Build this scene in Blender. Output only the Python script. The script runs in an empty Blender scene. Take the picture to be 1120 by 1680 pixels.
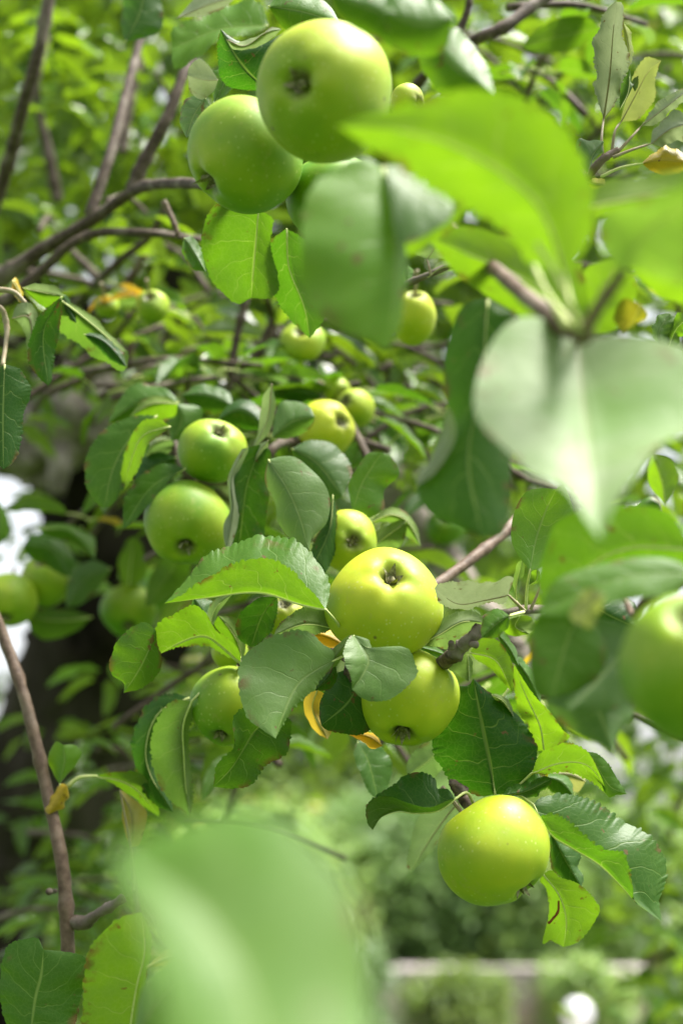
import bpy, math, random
import numpy as np
from mathutils import Vector, Matrix, noise

random.seed(7)
rng = np.random.default_rng(7)
R = math.radians
sc = bpy.context.scene
COL = sc.collection

# ------------------------------------------------------------------ camera
CAM = Vector((0.0, 0.0, 1.6))
TILT = R(12.0)
cam_d = bpy.data.cameras.new('camera')
cam = bpy.data.objects.new('camera', cam_d)
COL.objects.link(cam)
cam.location = CAM
cam.rotation_euler = (R(90) + TILT, 0, 0)
cam_d.sensor_fit = 'VERTICAL'
cam_d.sensor_height = 36
cam_d.sensor_width = 24
cam_d.lens = 50
cam_d.clip_start = 0.01
cam_d.clip_end = 500
cam_d.dof.use_dof = True
cam_d.dof.focus_distance = 0.865
cam_d.dof.aperture_fstop = 4.0
cam_d.dof.aperture_blades = 0
sc.camera = cam

# ------------------------------------------------------------------ light
SUN_EL, SUN_AZ = R(66), R(84)          # azimuth measured clockwise from +Y (behind, to the right)
w = bpy.data.worlds.new('World')
sc.world = w
w.use_nodes = True
nt = w.node_tree
nt.nodes.clear()
wo = nt.nodes.new('ShaderNodeOutputWorld')
bg = nt.nodes.new('ShaderNodeBackground')
sky = nt.nodes.new('ShaderNodeTexSky')
sky.sky_type = 'NISHITA'
sky.sun_disc = False
sky.sun_elevation = SUN_EL
sky.sun_rotation = SUN_AZ
sky.air_density = 1.0
sky.dust_density = 3.0
hs = nt.nodes.new('ShaderNodeHueSaturation')
hs.inputs['Saturation'].default_value = 0.22
nt.links.new(sky.outputs[0], hs.inputs['Color'])
nt.links.new(hs.outputs[0], bg.inputs[0])
nt.links.new(bg.outputs[0], wo.inputs[0])
bg.inputs[1].default_value = 0.095
sd = bpy.data.lights.new('sun', 'SUN')
so = bpy.data.objects.new('sun', sd)
COL.objects.link(so)
sd.energy = 4.2
sd.angle = R(24)
sd.color = (1.0, 0.96, 0.88)
sv = Vector((math.cos(SUN_EL) * math.sin(SUN_AZ), math.cos(SUN_EL) * math.cos(SUN_AZ), math.sin(SUN_EL)))
so.rotation_euler = sv.to_track_quat('Z', 'Y').to_euler()
sc.view_settings.view_transform = 'Standard'
sc.view_settings.look = 'None'
sc.view_settings.gamma = 1
sc.view_settings.use_curve_mapping = False
sc.view_settings.exposure = 1.7
sc.render.engine = 'CYCLES'
sc.cycles.use_denoising = True
sc.cycles.max_bounces = 10
sc.cycles.diffuse_bounces = 5
sc.cycles.transmission_bounces = 6
sc.cycles.caustics_reflective = False
sc.cycles.caustics_refractive = False

# ------------------------------------------------------------------ helpers
FWD = Vector((0, math.cos(TILT), math.sin(TILT)))
UP = Vector((0, -math.sin(TILT), math.cos(TILT)))
RIGHT = Vector((1, 0, 0))
K = 1680 / 36 * 50
nF, nU, nR, nC = [np.array(v) for v in (FWD, UP, RIGHT, CAM)]

def P(x, y, z):
    """the point of the place seen at (x, y) of the photograph, z metres away"""
    return CAM + FWD * z + RIGHT * ((x - 560) / K * z) + UP * ((840 - y) / K * z)

def PN(xy, z):
    z = np.asarray(z, float)
    xy = np.asarray(xy, float)
    return nC + z[:, None] * (nF + ((xy[:, 0] - 560) / K)[:, None] * nR + ((840 - xy[:, 1]) / K)[:, None] * nU)

ORG = {}
def link(name, me, origin=(0, 0, 0), parent=None, mat=None):
    o = bpy.data.objects.new(name, me)
    COL.objects.link(o)
    origin = Vector(origin)
    ORG[o.name] = origin
    if parent is not None:
        o.parent = parent
        o.location = origin - ORG[parent.name]
    else:
        o.location = origin
    if mat is not None and me is not None and len(me.materials) == 0:
        me.materials.append(mat)
    return o

def tag(o, label=None, cat=None, group=None, kind=None):
    if label: o['label'] = label
    if cat: o['category'] = cat
    if group: o['group'] = group
    if kind: o['kind'] = kind
    return o

def mesh_np(name, V, F, origin=(0, 0, 0), uv=None, smooth=True):
    """V (n,3) world, F (m,k) ints with one k"""
    V = np.asarray(V, float) - np.array(origin, float)
    F = np.asarray(F, np.int32)
    me = bpy.data.meshes.new(name)
    k = F.shape[1]
    me.vertices.add(len(V))
    me.vertices.foreach_set('co', V.astype(np.float32).ravel())
    me.loops.add(F.size)
    me.loops.foreach_set('vertex_index', F.ravel())
    me.polygons.add(len(F))
    me.polygons.foreach_set('loop_start', np.arange(0, F.size, k, dtype=np.int32))
    me.polygons.foreach_set('loop_total', np.full(len(F), k, np.int32))
    me.polygons.foreach_set('use_smooth', np.full(len(F), smooth, bool))
    if uv is not None:
        l = me.uv_layers.new(name='UVMap')
        l.data.foreach_set('uv', np.asarray(uv, np.float32)[F.ravel()].ravel())
    me.update(calc_edges=True)
    return me

def spline(pts, n):
    """Catmull-Rom through pts, resampled evenly by length to n+1 points"""
    p = np.asarray(pts, float)
    if len(p) == 2:
        t = np.linspace(0, 1, n + 1)[:, None]
        return p[0] * (1 - t) + p[1] * t
    q = np.vstack([2 * p[0] - p[1], p, 2 * p[-1] - p[-2]])
    out = []
    t = np.linspace(0, 1, 13)[:-1][:, None]
    for i in range(1, len(q) - 2):
        a, b, c, d = q[i - 1], q[i], q[i + 1], q[i + 2]
        out.append(0.5 * ((2 * b) + (-a + c) * t + (2 * a - 5 * b + 4 * c - d) * t**2 + (-a + 3 * b - 3 * c + d) * t**3))
    out.append(q[-2][None])
    o = np.vstack(out)
    s = np.concatenate([[0], np.cumsum(np.linalg.norm(np.diff(o, axis=0), axis=1))])
    s /= s[-1] + 1e-12
    tt = np.linspace(0, 1, n + 1)
    return np.stack([np.interp(tt, s, o[:, k]) for k in range(o.shape[1])], 1)

def nrm(a):
    return a / (np.linalg.norm(a, axis=-1, keepdims=True) + 1e-12)

def tube_arrays(C, rad, seg=10, bump=0.0, fq=60.0, cap=True):
    C = np.asarray(C, float)
    n = len(C)
    rad = np.broadcast_to(np.asarray(rad, float), (n,))
    T = nrm(np.gradient(C, axis=0))
    ref = np.array([0.31, 0.2, 0.93]) if abs(T[0][2]) < .9 else np.array([1., 0, 0])
    V = []
    side = nrm(np.cross(T[0], ref))
    for i in range(n):
        side = nrm(side - T[i] * np.dot(side, T[i]))
        up = np.cross(T[i], side)
        for j in range(seg):
            a = 2 * math.pi * j / seg
            d = side * math.cos(a) + up * math.sin(a)
            r = rad[i]
            if bump:
                r *= 1 + bump * noise.noise(Vector((C[i] + d * rad[i]) * fq)) + .5 * bump * noise.noise(Vector((C[i] + d * rad[i]) * fq * 2.7))
            V.append(C[i] + d * r)
    F = []
    for i in range(n - 1):
        for j in range(seg):
            k = (j + 1) % seg
            F.append((i * seg + j, i * seg + k, (i + 1) * seg + k, (i + 1) * seg + j))
    if cap:
        V.append(C[0] - T[0] * rad[0] * .4); V.append(C[-1] + T[-1] * rad[-1] * .4)
        a, b = len(V) - 2, len(V) - 1
        for j in range(0, seg):
            k = (j + 1) % seg
            F.append((a, k, j, j))
            F.append((b, (n - 1) * seg + j, (n - 1) * seg + k, (n - 1) * seg + k))
    return np.array(V), F

def tube(name, C, rad, parent, mat, seg=10, bump=0.0, fq=60.0, extra=None):
    V, F = tube_arrays(C, rad, seg, bump, fq)
    if extra:
        for (C2, r2, s2) in extra:
            v2, f2 = tube_arrays(C2, r2, s2, bump, fq)
            F = F + [tuple(i + len(V) for i in f) for f in f2]
            V = np.vstack([V, v2])
    C0 = Vector(np.asarray(C[0], float))
    me = bpy.data.meshes.new(name)
    me.from_pydata([tuple(v - np.array(C0)) for v in V], [], [tuple(dict.fromkeys(f)) for f in F])
    me.polygons.foreach_set('use_smooth', [True] * len(me.polygons))
    me.update()
    return link(name, me, C0, parent, mat)

# ------------------------------------------------------------------ materials
def newmat(name):
    m = bpy.data.materials.new(name)
    m.use_nodes = True
    m.node_tree.nodes.clear()
    return m, m.node_tree

class NB:
    def __init__(s, nt): s.nt = nt
    def n(s, t, **kw):
        x = s.nt.nodes.new('ShaderNode' + t)
        for k, v in kw.items(): setattr(x, k, v)
        return x
    def l(s, a, b): s.nt.links.new(a, b)
    def put(s, v, sock):
        if hasattr(v, 'is_linked') or isinstance(v, bpy.types.NodeSocket): s.l(v, sock)
        else:
            if isinstance(v, (tuple, list)) and len(v) == 3 and len(sock.default_value) == 4: v = (*v, 1)
            sock.default_value = v
    def m(s, op, a, b=0.0, c=0.0, clamp=False):
        x = s.n('Math', operation=op, use_clamp=clamp)
        s.put(a, x.inputs[0]); s.put(b, x.inputs[1]); s.put(c, x.inputs[2])
        return x.outputs[0]
    def mix(s, f, a, b, mode='MIX'):
        x = s.n('Mix', data_type='RGBA', blend_type=mode)
        s.put(f, x.inputs[0]); s.put(a, x.inputs[6]); s.put(b, x.inputs[7])
        return x.outputs[2]
    def ramp(s, f, lo, hi, a=0.0, b=1.0):
        x = s.n('MapRange'); s.put(f, x.inputs[0])
        x.inputs[1].default_value = lo; x.inputs[2].default_value = hi
        x.inputs[3].default_value = a; x.inputs[4].default_value = b
        return x.outputs[0]
    def attr(s, name):
        x = s.n('Attribute', attribute_type='OBJECT', attribute_name=name)
        return x.outputs['Fac']
    def noise(s, vec, scale, detail=3, rough=.5):
        x = s.n('TexNoise'); s.l(vec, x.inputs['Vector'])
        x.inputs['Scale'].default_value = scale; x.inputs['Detail'].default_value = detail
        x.inputs['Roughness'].default_value = rough
        return x.outputs['Fac']

def leaf_material():
    m, t = newmat('leaf')
    b = NB(t)
    uv = b.n('TexCoord').outputs['UV']
    obj = b.n('TexCoord').outputs['Object']
    sep = b.n('SeparateXYZ'); b.l(uv, sep.inputs[0])
    u, v = sep.outputs[0], sep.outputs[1]
    info = b.n('ObjectInfo')
    rnd = info.outputs['Random']
    c = b.m('SUBTRACT', u, .5)
    s = b.m('MULTIPLY', b.m('ABSOLUTE', c), 2)
    side = b.m('MULTIPLY', b.m('GREATER_THAN', c, 0), .43)
    nz = b.noise(uv, 3.0, 2)
    w_ = b.m('MULTIPLY', b.m('SUBTRACT', nz, .5), .22)
    bend = b.m('MULTIPLY', b.m('POWER', s, 1.25), .20)
    q = b.m('ADD', b.m('MULTIPLY', b.m('ADD', b.m('SUBTRACT', v, bend), w_), 5.6), b.m('ADD', side, b.m('MULTIPLY', rnd, 3)))
    fr = b.m('FRACT', q)
    d = b.m('ABSOLUTE', b.m('SUBTRACT', fr, .5))
    lat = b.m('MULTIPLY', b.ramp(d, .0, .034, 1, 0), b.ramp(s, .2, 1.0, 1, .25))
    lat = b.m('MULTIPLY', lat, b.ramp(v, .93, 1, 1, 0))
    mid = b.ramp(s, .012, .04, 1, 0)
    # fine net of veins
    mp = b.n('Mapping'); b.l(uv, mp.inputs[0]); mp.inputs['Scale'].default_value = (16, 26, 1)
    nmix = b.n('Mix', data_type='VECTOR'); 
    vo = b.n('TexVoronoi', feature='DISTANCE_TO_EDGE'); b.l(mp.outputs[0], vo.inputs['Vector']); vo.inputs['Scale'].default_value = 1
    net = b.ramp(vo.outputs['Distance'], 0, .09, 1, 0)
    t.nodes.remove(nmix)
    veins = b.m('MAXIMUM', b.m('MAXIMUM', mid, b.m('MULTIPLY', lat, .8)), b.m('MULTIPLY', net, .15))
    tone = b.m('ADD', b.attr('tone'), b.m('MULTIPLY', b.m('SUBTRACT', rnd, .5), .15), clamp=True)
    dry, pale = b.attr('dry'), b.attr('pale')
    mott = b.noise(obj, 70, 4, .6)
    blot = b.noise(obj, 22, 2)
    top = b.mix(tone, (.011, .050, .005), (.100, .235, .018))  # darkest tone lowered to stand in for shade on the dark leaves
    top = b.mix(b.ramp(blot, .35, .7, 0, .45), top, b.mix(tone, (.032, .10, .008), (.15, .26, .018)))
    top = b.mix(b.m('MULTIPLY', veins, .62), top, (.22, .32, .08))
    und = b.mix(tone, (.085, .135, .035), (.18, .26, .045))
    und = b.mix(b.ramp(mott, .35, .7, 0, .35), und, (.20, .25, .13))
    und = b.mix(b.m('MULTIPLY', veins, .55), und, (.30, .34, .19))
    dryc = b.mix(b.ramp(blot, .4, .62), (.55, .36, .02), (.36, .27, .03))
    top = b.mix(dry, top, dryc); und = b.mix(dry, und, dryc)
    palec = b.mix(b.ramp(mott, .35, .7), (.30, .34, .24), (.50, .52, .43))
    pm = b.m('MULTIPLY', pale, b.ramp(blot, .36, .6, .35, 1.0), clamp=True)
    top = b.mix(pm, top, palec); und = b.mix(pm, und, palec)
    # tiny brown specks
    vs = b.n('TexVoronoi'); b.l(obj, vs.inputs['Vector']); vs.inputs['Scale'].default_value = 130
    sp = b.m('MULTIPLY', b.ramp(vs.outputs['Distance'], .10, .2, 1, 0), b.m('GREATER_THAN', b.noise(obj, 30, 1), .63))
    top = b.mix(b.m('MULTIPLY', sp, .6), top, (.13, .07, .03))
    edge = b.m('MULTIPLY', b.m('MULTIPLY', b.ramp(s, .72, .98), b.ramp(b.noise(obj, 75, 3, .6), .55, .63)), .85)
    spot = b.m('MULTIPLY', b.ramp(b.noise(obj, 150, 2, .5), .70, .735), .8)
    mark = b.m('MAXIMUM', edge, spot)
    top = b.mix(mark, top, (.16, .09, .035)); und = b.mix(mark, und, (.17, .11, .05))
    geo = b.n('NewGeometry')
    back = geo.outputs['Backfacing']
    col = b.mix(back, top, und)
    tr = b.mix(tone, (.05, .19, .004), (.22, .40, .006))
    tr = b.mix(b.m('MULTIPLY', veins, .7), tr, (.34, .46, .07))
    tr = b.mix(b.m('MULTIPLY', b.ramp(mott, .4, .7), .35), tr, (.06, .16, .005))
    tr = b.mix(b.m('MULTIPLY', pale, .85), tr, (.30, .33, .19))
    tr = b.mix(dry, tr, (.8, .5, .03))
    tr = b.mix(b.m('MULTIPLY', b.m('SUBTRACT', b.noise(obj, 45, 3), .5), .5, clamp=True), tr, (.05, .12, .01))
    tr = b.mix(mark, tr, (.10, .05, .01))
    hgt = b.m('ADD', b.m('MULTIPLY', veins, -1.0), b.m('MULTIPLY', mott, .35))
    hgt = b.m('ADD', hgt, b.m('MULTIPLY', b.noise(obj, 420, 2), .5))
    hgt = b.m('ADD', hgt, b.m('MULTIPLY', b.ramp(d, 0, .5, 0, 1), .4))
    bp = b.n('Bump'); b.l(hgt, bp.inputs['Height']); bp.inputs['Strength'].default_value = .36; bp.inputs['Distance'].default_value = .0006
    pr = b.n('BsdfPrincipled')
    b.l(col, pr.inputs['Base Color']); b.l(bp.outputs[0], pr.inputs['Normal'])
    b.l(b.m('ADD', b.mix(back, (.43,) * 3, (.75,) * 3), b.m('MULTIPLY', pale, .2), clamp=True), pr.inputs['Roughness'])
    b.l(b.mix(back, (.30,) * 3, (.12,) * 3), pr.inputs['Specular IOR Level'])
    ts = b.n('BsdfTranslucent'); b.l(tr, ts.inputs['Color']); b.l(bp.outputs[0], ts.inputs['Normal'])
    mx = b.n('MixShader'); b.l(b.m('MULTIPLY_ADD', pale, -.15, .40), mx.inputs[0])
    b.l(pr.outputs[0], mx.inputs[1]); b.l(ts.outputs[0], mx.inputs[2])
    out = b.n('OutputMaterial'); b.l(mx.outputs[0], out.inputs[0])
    return m

def mass_material(name, dark, light, trans, tf=.4, rough=.45, yel=None):
    m, t = newmat(name)
    b = NB(t)
    geo = b.n('NewGeometry')
    r = geo.outputs['Random Per Island']
    obj = b.n('TexCoord').outputs['Object']
    big = b.noise(obj, 1.6, 2)
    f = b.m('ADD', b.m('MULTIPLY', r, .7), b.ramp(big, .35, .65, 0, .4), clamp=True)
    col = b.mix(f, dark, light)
    if yel: col = b.mix(b.m('GREATER_THAN', r, .96), col, yel)
    under = b.mix(.5, col, (.24, .29, .17))
    col2 = b.mix(geo.outputs['Backfacing'], col, under)
    pr = b.n('BsdfPrincipled'); b.l(col2, pr.inputs['Base Color']); pr.inputs['Roughness'].default_value = rough
    ts = b.n('BsdfTranslucent'); b.l(b.mix(f, tuple(x * .5 for x in trans), trans), ts.inputs['Color'])
    mx = b.n('MixShader'); mx.inputs[0].default_value = tf
    b.l(pr.outputs[0], mx.inputs[1]); b.l(ts.outputs[0], mx.inputs[2])
    out = b.n('OutputMaterial'); b.l(mx.outputs[0], out.inputs[0])
    return m

def simple(name, c1, c2, scale=30, rough=.8, bump=.3, dist=.002, spec=.3, stretch=None, c3=None):
    m, t = newmat(name)
    b = NB(t)
    co = b.n('TexCoord').outputs['Object']
    if stretch:
        mp = b.n('Mapping'); b.l(co, mp.inputs[0]); mp.inputs['Scale'].default_value = stretch; co = mp.outputs[0]
    n1 = b.noise(co, scale, 6, .6)
    n2 = b.noise(co, scale * .22, 3)
    col = b.mix(b.ramp(n1, .35, .65), c1, c2)
    if c3: col = b.mix(b.ramp(n2, .5, .68), col, c3)
    bp = b.n('Bump'); b.l(n1, bp.inputs['Height']); bp.inputs['Strength'].default_value = bump; bp.inputs['Distance'].default_value = dist
    pr = b.n('BsdfPrincipled'); b.l(col, pr.inputs['Base Color']); b.l(bp.outputs[0], pr.inputs['Normal'])
    pr.inputs['Roughness'].default_value = rough; pr.inputs['Specular IOR Level'].default_value = spec
    out = b.n('OutputMaterial'); b.l(pr.outputs[0], out.inputs[0])
    return m

def apple_material():
    m, t = newmat('apple_skin')
    b = NB(t)
    obj = b.n('TexCoord').outputs['Object']
    rnd = b.n('ObjectInfo').outputs['Random']
    ripe = b.attr('ripe')
    off = b.n('Mapping'); b.l(obj, off.inputs[0])
    cx = b.n('CombineXYZ'); b.l(b.m('MULTIPLY', rnd, 9), cx.inputs[0]); b.l(cx.outputs[0], off.inputs['Location'])
    co = off.outputs[0]
    n1 = b.noise(co, 22, 3)
    n2 = b.noise(co, 60, 5, .65)
    f = b.m('ADD', b.ramp(n1, .3, .7, -.32, .32), ripe, clamp=True)
    col = b.mix(f, (.10, .25, .004), (.47, .52, .014))
    col = b.mix(b.ramp(n2, .45, .75, 0, .25), col, (.22, .40, .02))
    # paler lenticels
    vo = b.n('TexVoronoi'); b.l(co, vo.inputs['Vector']); vo.inputs['Scale'].default_value = 230
    dots = b.m('MULTIPLY', b.ramp(vo.outputs['Distance'], .12, .22, 1, 0), b.ramp(b.noise(co, 40, 1), .4, .6, .12, .42))
    col = b.mix(dots, col, (.55, .60, .20))
    vb = b.n('TexVoronoi'); b.l(co, vb.inputs['Vector']); vb.inputs['Scale'].default_value = 75
    sc_ = b.n('SeparateColor'); b.l(vb.outputs['Color'], sc_.inputs[0])
    scab = b.m('MULTIPLY', b.m('MULTIPLY', b.ramp(vb.outputs['Distance'], .05, .13, 1, 0), b.m('GREATER_THAN', sc_.outputs[0], .85)), .8)
    col = b.mix(scab, col, (.10, .07, .025))
    net2 = b.m('MULTIPLY', b.ramp(b.noise(co, 95, 6, .75), .56, .70), .38)
    col = b.mix(net2, col, (.36, .33, .10))
    # darker bruises
    bru = b.m('MULTIPLY', b.ramp(b.noise(co, 34, 4, .65), .67, .76), .45)
    col = b.mix(bru, col, (.10, .13, .02))
    # russet round both ends
    sep = b.n('SeparateXYZ'); b.l(obj, sep.inputs[0])
    rr = b.m('SQRT', b.m('ADD', b.m('POWER', sep.outputs[0], 2), b.m('POWER', sep.outputs[1], 2)))
    rus = b.m('MULTIPLY', b.ramp(rr, .0035, .0095, 1, 0), b.ramp(n2, .35, .6, .5, 1))
    col = b.mix(rus, col, (.085, .085, .04))
    pr = b.n('BsdfPrincipled'); b.l(col, pr.inputs['Base Color'])
    pr.inputs['Roughness'].default_value = .40
    b.l(b.ramp(n2, .3, .7, .48, .62), pr.inputs['Roughness'])
    pr.inputs['Specular IOR Level'].default_value = .42
    pr.inputs['Subsurface Weight'].default_value = .15
    pr.inputs['Subsurface Radius'].default_value = (.6, 1.0, .2)
    pr.inputs['Subsurface Scale'].default_value = .006
    bp = b.n('Bump'); b.l(b.m('ADD', n2, b.m('MULTIPLY', n1, 2)), bp.inputs['Height']); bp.inputs['Strength'].default_value = .12; bp.inputs['Distance'].default_value = .002
    b.l(bp.outputs[0], pr.inputs['Normal'])
    out = b.n('OutputMaterial'); b.l(pr.outputs[0], out.inputs[0])
    return m

M_LEAF = leaf_material()
M_STALK = simple('leaf_stalk', (.46, .54, .17), (.58, .62, .27), 300, .6, .2, .0003)
M_STALKR = simple('reddish_stalk', (.26, .20, .12), (.34, .30, .19), 300, .6, .2, .0003)
M_APPLE = apple_material()
M_CALYX = simple('calyx', (.12, .11, .05), (.34, .34, .18), 400, .9, .5, .0006)
M_TWIG = simple('twig_bark', (.042, .028, .020), (.11, .082, .060), 180, .75, .9, .0012, c3=(.19, .16, .13))
M_TWIGG = simple('young_twig_bark', (.075, .046, .030), (.16, .11, .078), 160, .6, .7, .0012, c3=(.22, .17, .13))
M_TWIGD = simple('dark_spur_bark', (.035, .024, .018), (.12, .085, .06), 260, .8, .8, .0015, c3=(.22, .19, .15))
M_TRUNK = simple('trunk_bark', (.006, .0045, .0035), (.026, .020, .016), 22, .9, 1.0, .02, .08, stretch=(1, 1, .4), c3=(.07, .058, .048))  # near-black: deep canopy shade is put into the bark colour
M_BURL = simple('burl_bark', (.13, .105, .09), (.42, .36, .33), 26, .9, 1.0, .012)  # lighter than the trunk, painting in the light on the burls
M_SPOT = simple('gall', (.60, .12, .06), (.7, .25, .15), 300, .6, .2, .0005)
M_SCAR = simple('leaf_scar', (.16, .03, .01), (.25, .07, .02), 300, .7, .2, .0005)

# ------------------------------------------------------------------ the ground and what is far away
def sheet(name, size, z, mat, kind='structure', sub=1, cx=0, cy=0):
    xs = np.linspace(-size, size, sub + 1)
    X, Y = np.meshgrid(xs, xs)
    V = np.stack([X.ravel() + cx, Y.ravel() + cy, np.full(X.size, z)], 1)
    n = sub + 1
    F = [(i * n + j, i * n + j + 1, (i + 1) * n + j + 1, (i + 1) * n + j) for i in range(sub) for j in range(sub)]
    o = link(name, mesh_np(name, V, F), (0, 0, 0), None, mat)
    return tag(o, kind=kind)

M_LAWN = simple('lawn', (.025, .055, .010), (.055, .10, .022), 9, .9, .8, .05, c3=(.075, .11, .03))  # darkened in colour for the shade under the crown
M_PAVE = simple('gravel_path', (.30, .27, .25), (.46, .42, .40), 40, .9, .6, .01)
sheet('ground', 300, 0, M_LAWN)
pth = mesh_np('path', [(-3.5, 8.6, .004), (7, 8.6, .004), (7, 10.7, .004), (-3.5, 10.7, .004)], [(0, 1, 2, 3)])
tag(link('path', pth, (0, 0, 0), None, M_PAVE), kind='structure')

def scatter(C, D, N, L, W, fold=.18):
    """leaf kites: centres C, directions D, normals N, length L, width W"""
    n = len(C)
    S = nrm(np.cross(D, N)); Nn = nrm(np.cross(S, D))
    L = L[:, None]; W = W[:, None]
    b = C - D * L * .5; t = C + D * L * .5 - Nn * L * .12
    m1 = C - D * L * .12; m2 = C + D * L * .18
    up = Nn * W * fold
    V = np.stack([b, m1 + S * W * .5 + up, m2 + S * W * .42 + up, t, m2 - S * W * .42 + up, m1 - S * W * .5 + up, C], 1).reshape(-1, 3)
    base = np.arange(n)[:, None, None] * 7
    F = (base + np.array([[0, 1, 2, 6], [6, 2, 3, 3], [6, 3, 4, 4], [0, 6, 4, 5]])[None]).reshape(-1, 4)
    tri = np.array([[0, 1, 6], [1, 2, 6], [2, 3, 6], [3, 4, 6], [4, 5, 6], [5, 0, 6]])
    F = (base + tri[None]).reshape(-1, 3)
    return V, F

def rand_leaves(C, L0, droop=.3, flat=1.0):
    n = len(C)
    a = rng.uniform(0, 2 * math.pi, n)
    D = np.stack([np.cos(a), np.sin(a), rng.normal(-droop, .45, n)], 1); D = nrm(D)
    N = nrm(np.stack([rng.normal(0, .55, n), rng.normal(0, .55, n), np.full(n, flat)], 1))
    L = L0 * rng.uniform(.65, 1.25, n)
    return scatter(C, D, N, L, L * rng.uniform(.56, .82, n))

def clumps(c, r, k, m, rc):
    """k clump centres in the shell of an ellipsoid, m leaves round each"""
    d = nrm(rng.normal(size=(k, 3)))
    rad = rng.uniform(.45, 1.0, k) ** .5
    lump = np.array([1 + .28 * noise.noise(Vector(v * 2.3 + np.array(c))) for v in d])
    cc = np.array(c) + d * (rad * lump)[:, None] * np.array(r)
    pts = cc[:, None] + rng.normal(size=(k, m, 3)) * rc * rng.uniform(.6, 1.3, (k, 1, 1))
    return pts.reshape(-1, 3)

SH = [mass_material('dark_shrub_leaves', (.10, .19, .06), (.26, .40, .13), (.26, .44, .12), .4),  # garden leaves lightened; hazy background brightness is put into their colour
      mass_material('pale_shrub_leaves', (.20, .32, .07), (.42, .54, .18), (.50, .66, .14), .45),
      mass_material('tree_leaves', (.06, .12, .025), (.20, .29, .07), (.34, .50, .06), .4),
      mass_material('yellow_green_leaves', (.18, .32, .07), (.40, .56, .20), (.42, .62, .14), .45, yel=(.5, .38, .04)),
      mass_material('grey_green_leaves', (.08, .14, .07), (.22, .30, .17), (.2, .34, .10), .35)]
M_FARTRUNK = simple('far_trunk_bark', (.04, .03, .025), (.11, .09, .07), 12, .9, .8, .02)

def garden_tree(x, y, h, crown_r, mat, k, m, rc, L, label, cz=None, cat='tree', trunk_r=.14, group=None):
    t = tag(link('garden_tree', None, (x, y, 0)), label, cat, group)
    cz = cz or h * .62
    tube('trunk', spline([(x, y, -.1), (x + .1, y, h * .3), (x - .05, y + .1, h * .75)], 10), np.linspace(trunk_r, trunk_r * .4, 11), t, M_FARTRUNK, 10, .15, 4)
    for i in range(6):
        a = i * 2.4 + x
        z0 = h * (.3 + .06 * i)
        e = (x + math.cos(a) * crown_r[0] * .75, y + math.sin(a) * crown_r[1] * .75, z0 + crown_r[2] * .45)
        tube('limb', spline([(x, y, z0), ((x + e[0]) / 2, (y + e[1]) / 2, z0 + .12 * h), e], 8), np.linspace(trunk_r * .5, trunk_r * .12, 9), t, M_FARTRUNK, 7, .1, 4)
    V, F = rand_leaves(clumps((x, y, cz), crown_r, k, m, rc), L)
    o = link('crown', mesh_np('crown', V, F, (x, y, 0), smooth=False), (x, y, 0), t, mat)
    tag(o, kind='stuff')
    return t

def shrub(x, y, r, mat, k, m, rc, L, label, group=None, z0=None):
    t = tag(link('shrub', None, (x, y, 0)), label, 'shrub', group)
    for i in range(5):
        a = i * 1.256 + x
        tube('stem', spline([(x, y, 0), (x + math.cos(a) * r[0] * .2, y + math.sin(a) * r[1] * .2, r[2] * .7), (x + math.cos(a) * r[0] * .55, y + math.sin(a) * r[1] * .55, r[2] * 1.3)], 6), np.linspace(.03, .008, 7), t, M_FARTRUNK, 6)
    C = clumps((x, y, z0 if z0 else r[2] * .92), r, k, m, rc)
    C = C[C[:, 2] > .03]
    V, F = rand_leaves(C, L)
    o = link('foliage', mesh_np('foliage', V, F, (x, y, 0), smooth=False), (x, y, 0), t, mat)
    tag(o, kind='stuff')
    return t

# low dry-stone wall of thin courses at the end of the garden
def box_arr(c, h, ang=0.0, jit=0.0):
    s = np.array([[x, y, z] for x in (-1, 1) for y in (-1, 1) for z in (-1, 1)], float) * np.array(h)
    s += rng.uniform(-jit, jit, s.shape)
    ca, sa = math.cos(ang), math.sin(ang)
    s = np.stack([s[:, 0] * ca - s[:, 1] * sa, s[:, 0] * sa + s[:, 1] * ca, s[:, 2]], 1) + np.array(c)
    F = [(0, 1, 3, 2), (4, 6, 7, 5), (0, 4, 5, 1), (2, 3, 7, 6), (0, 2, 6, 4), (1, 5, 7, 3)]
    return s, F
M_STONE = simple('wall_stone', (.50, .43, .42), (.68, .62, .62), 8, .85, .5, .01, c3=(.55, .44, .36))
M_COPE = simple('coping_stone', (.24, .21, .20), (.36, .32, .31), 8, .85, .5, .01)
WX0, WX1, WY = -1.1, 2.25, 11.0
wall = tag(link('garden_wall', None, ((WX0 + WX1) / 2, WY, 0)), 'low pinkish stone garden wall of thin courses behind the orchard tree', 'wall')
Vs, Fs = [], []
zz = 0.0
while zz < .42:
    hh = rng.uniform(.026, .036)
    x = WX0 + rng.uniform(0, .1)
    while x < WX1:
        ww = rng.uniform(.12, .34)
        v, f = box_arr((x + ww / 2, WY + rng.uniform(-.012, .012), zz + hh / 2), (ww / 2 - .004, .11, hh / 2 - .003), 0, .002)
        Fs += [tuple(i + 8 * len(Vs) for i in q) for q in f]; Vs.append(v)
        x += ww
    zz += hh
st = link('stone_courses', mesh_np('stone_courses', np.vstack(Vs), Fs, ORG[wall.name], smooth=False), ORG[wall.name], wall, M_STONE)
tag(st, kind='stuff')
v, f = box_arr(((WX0 + WX1) / 2, WY, .21), ((WX1 - WX0) / 2 - .05, .085, .205))
link('wall_core', mesh_np('wall_core', v, f, ORG[wall.name], smooth=False), ORG[wall.name], wall, M_TRUNK)
x = WX0
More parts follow.
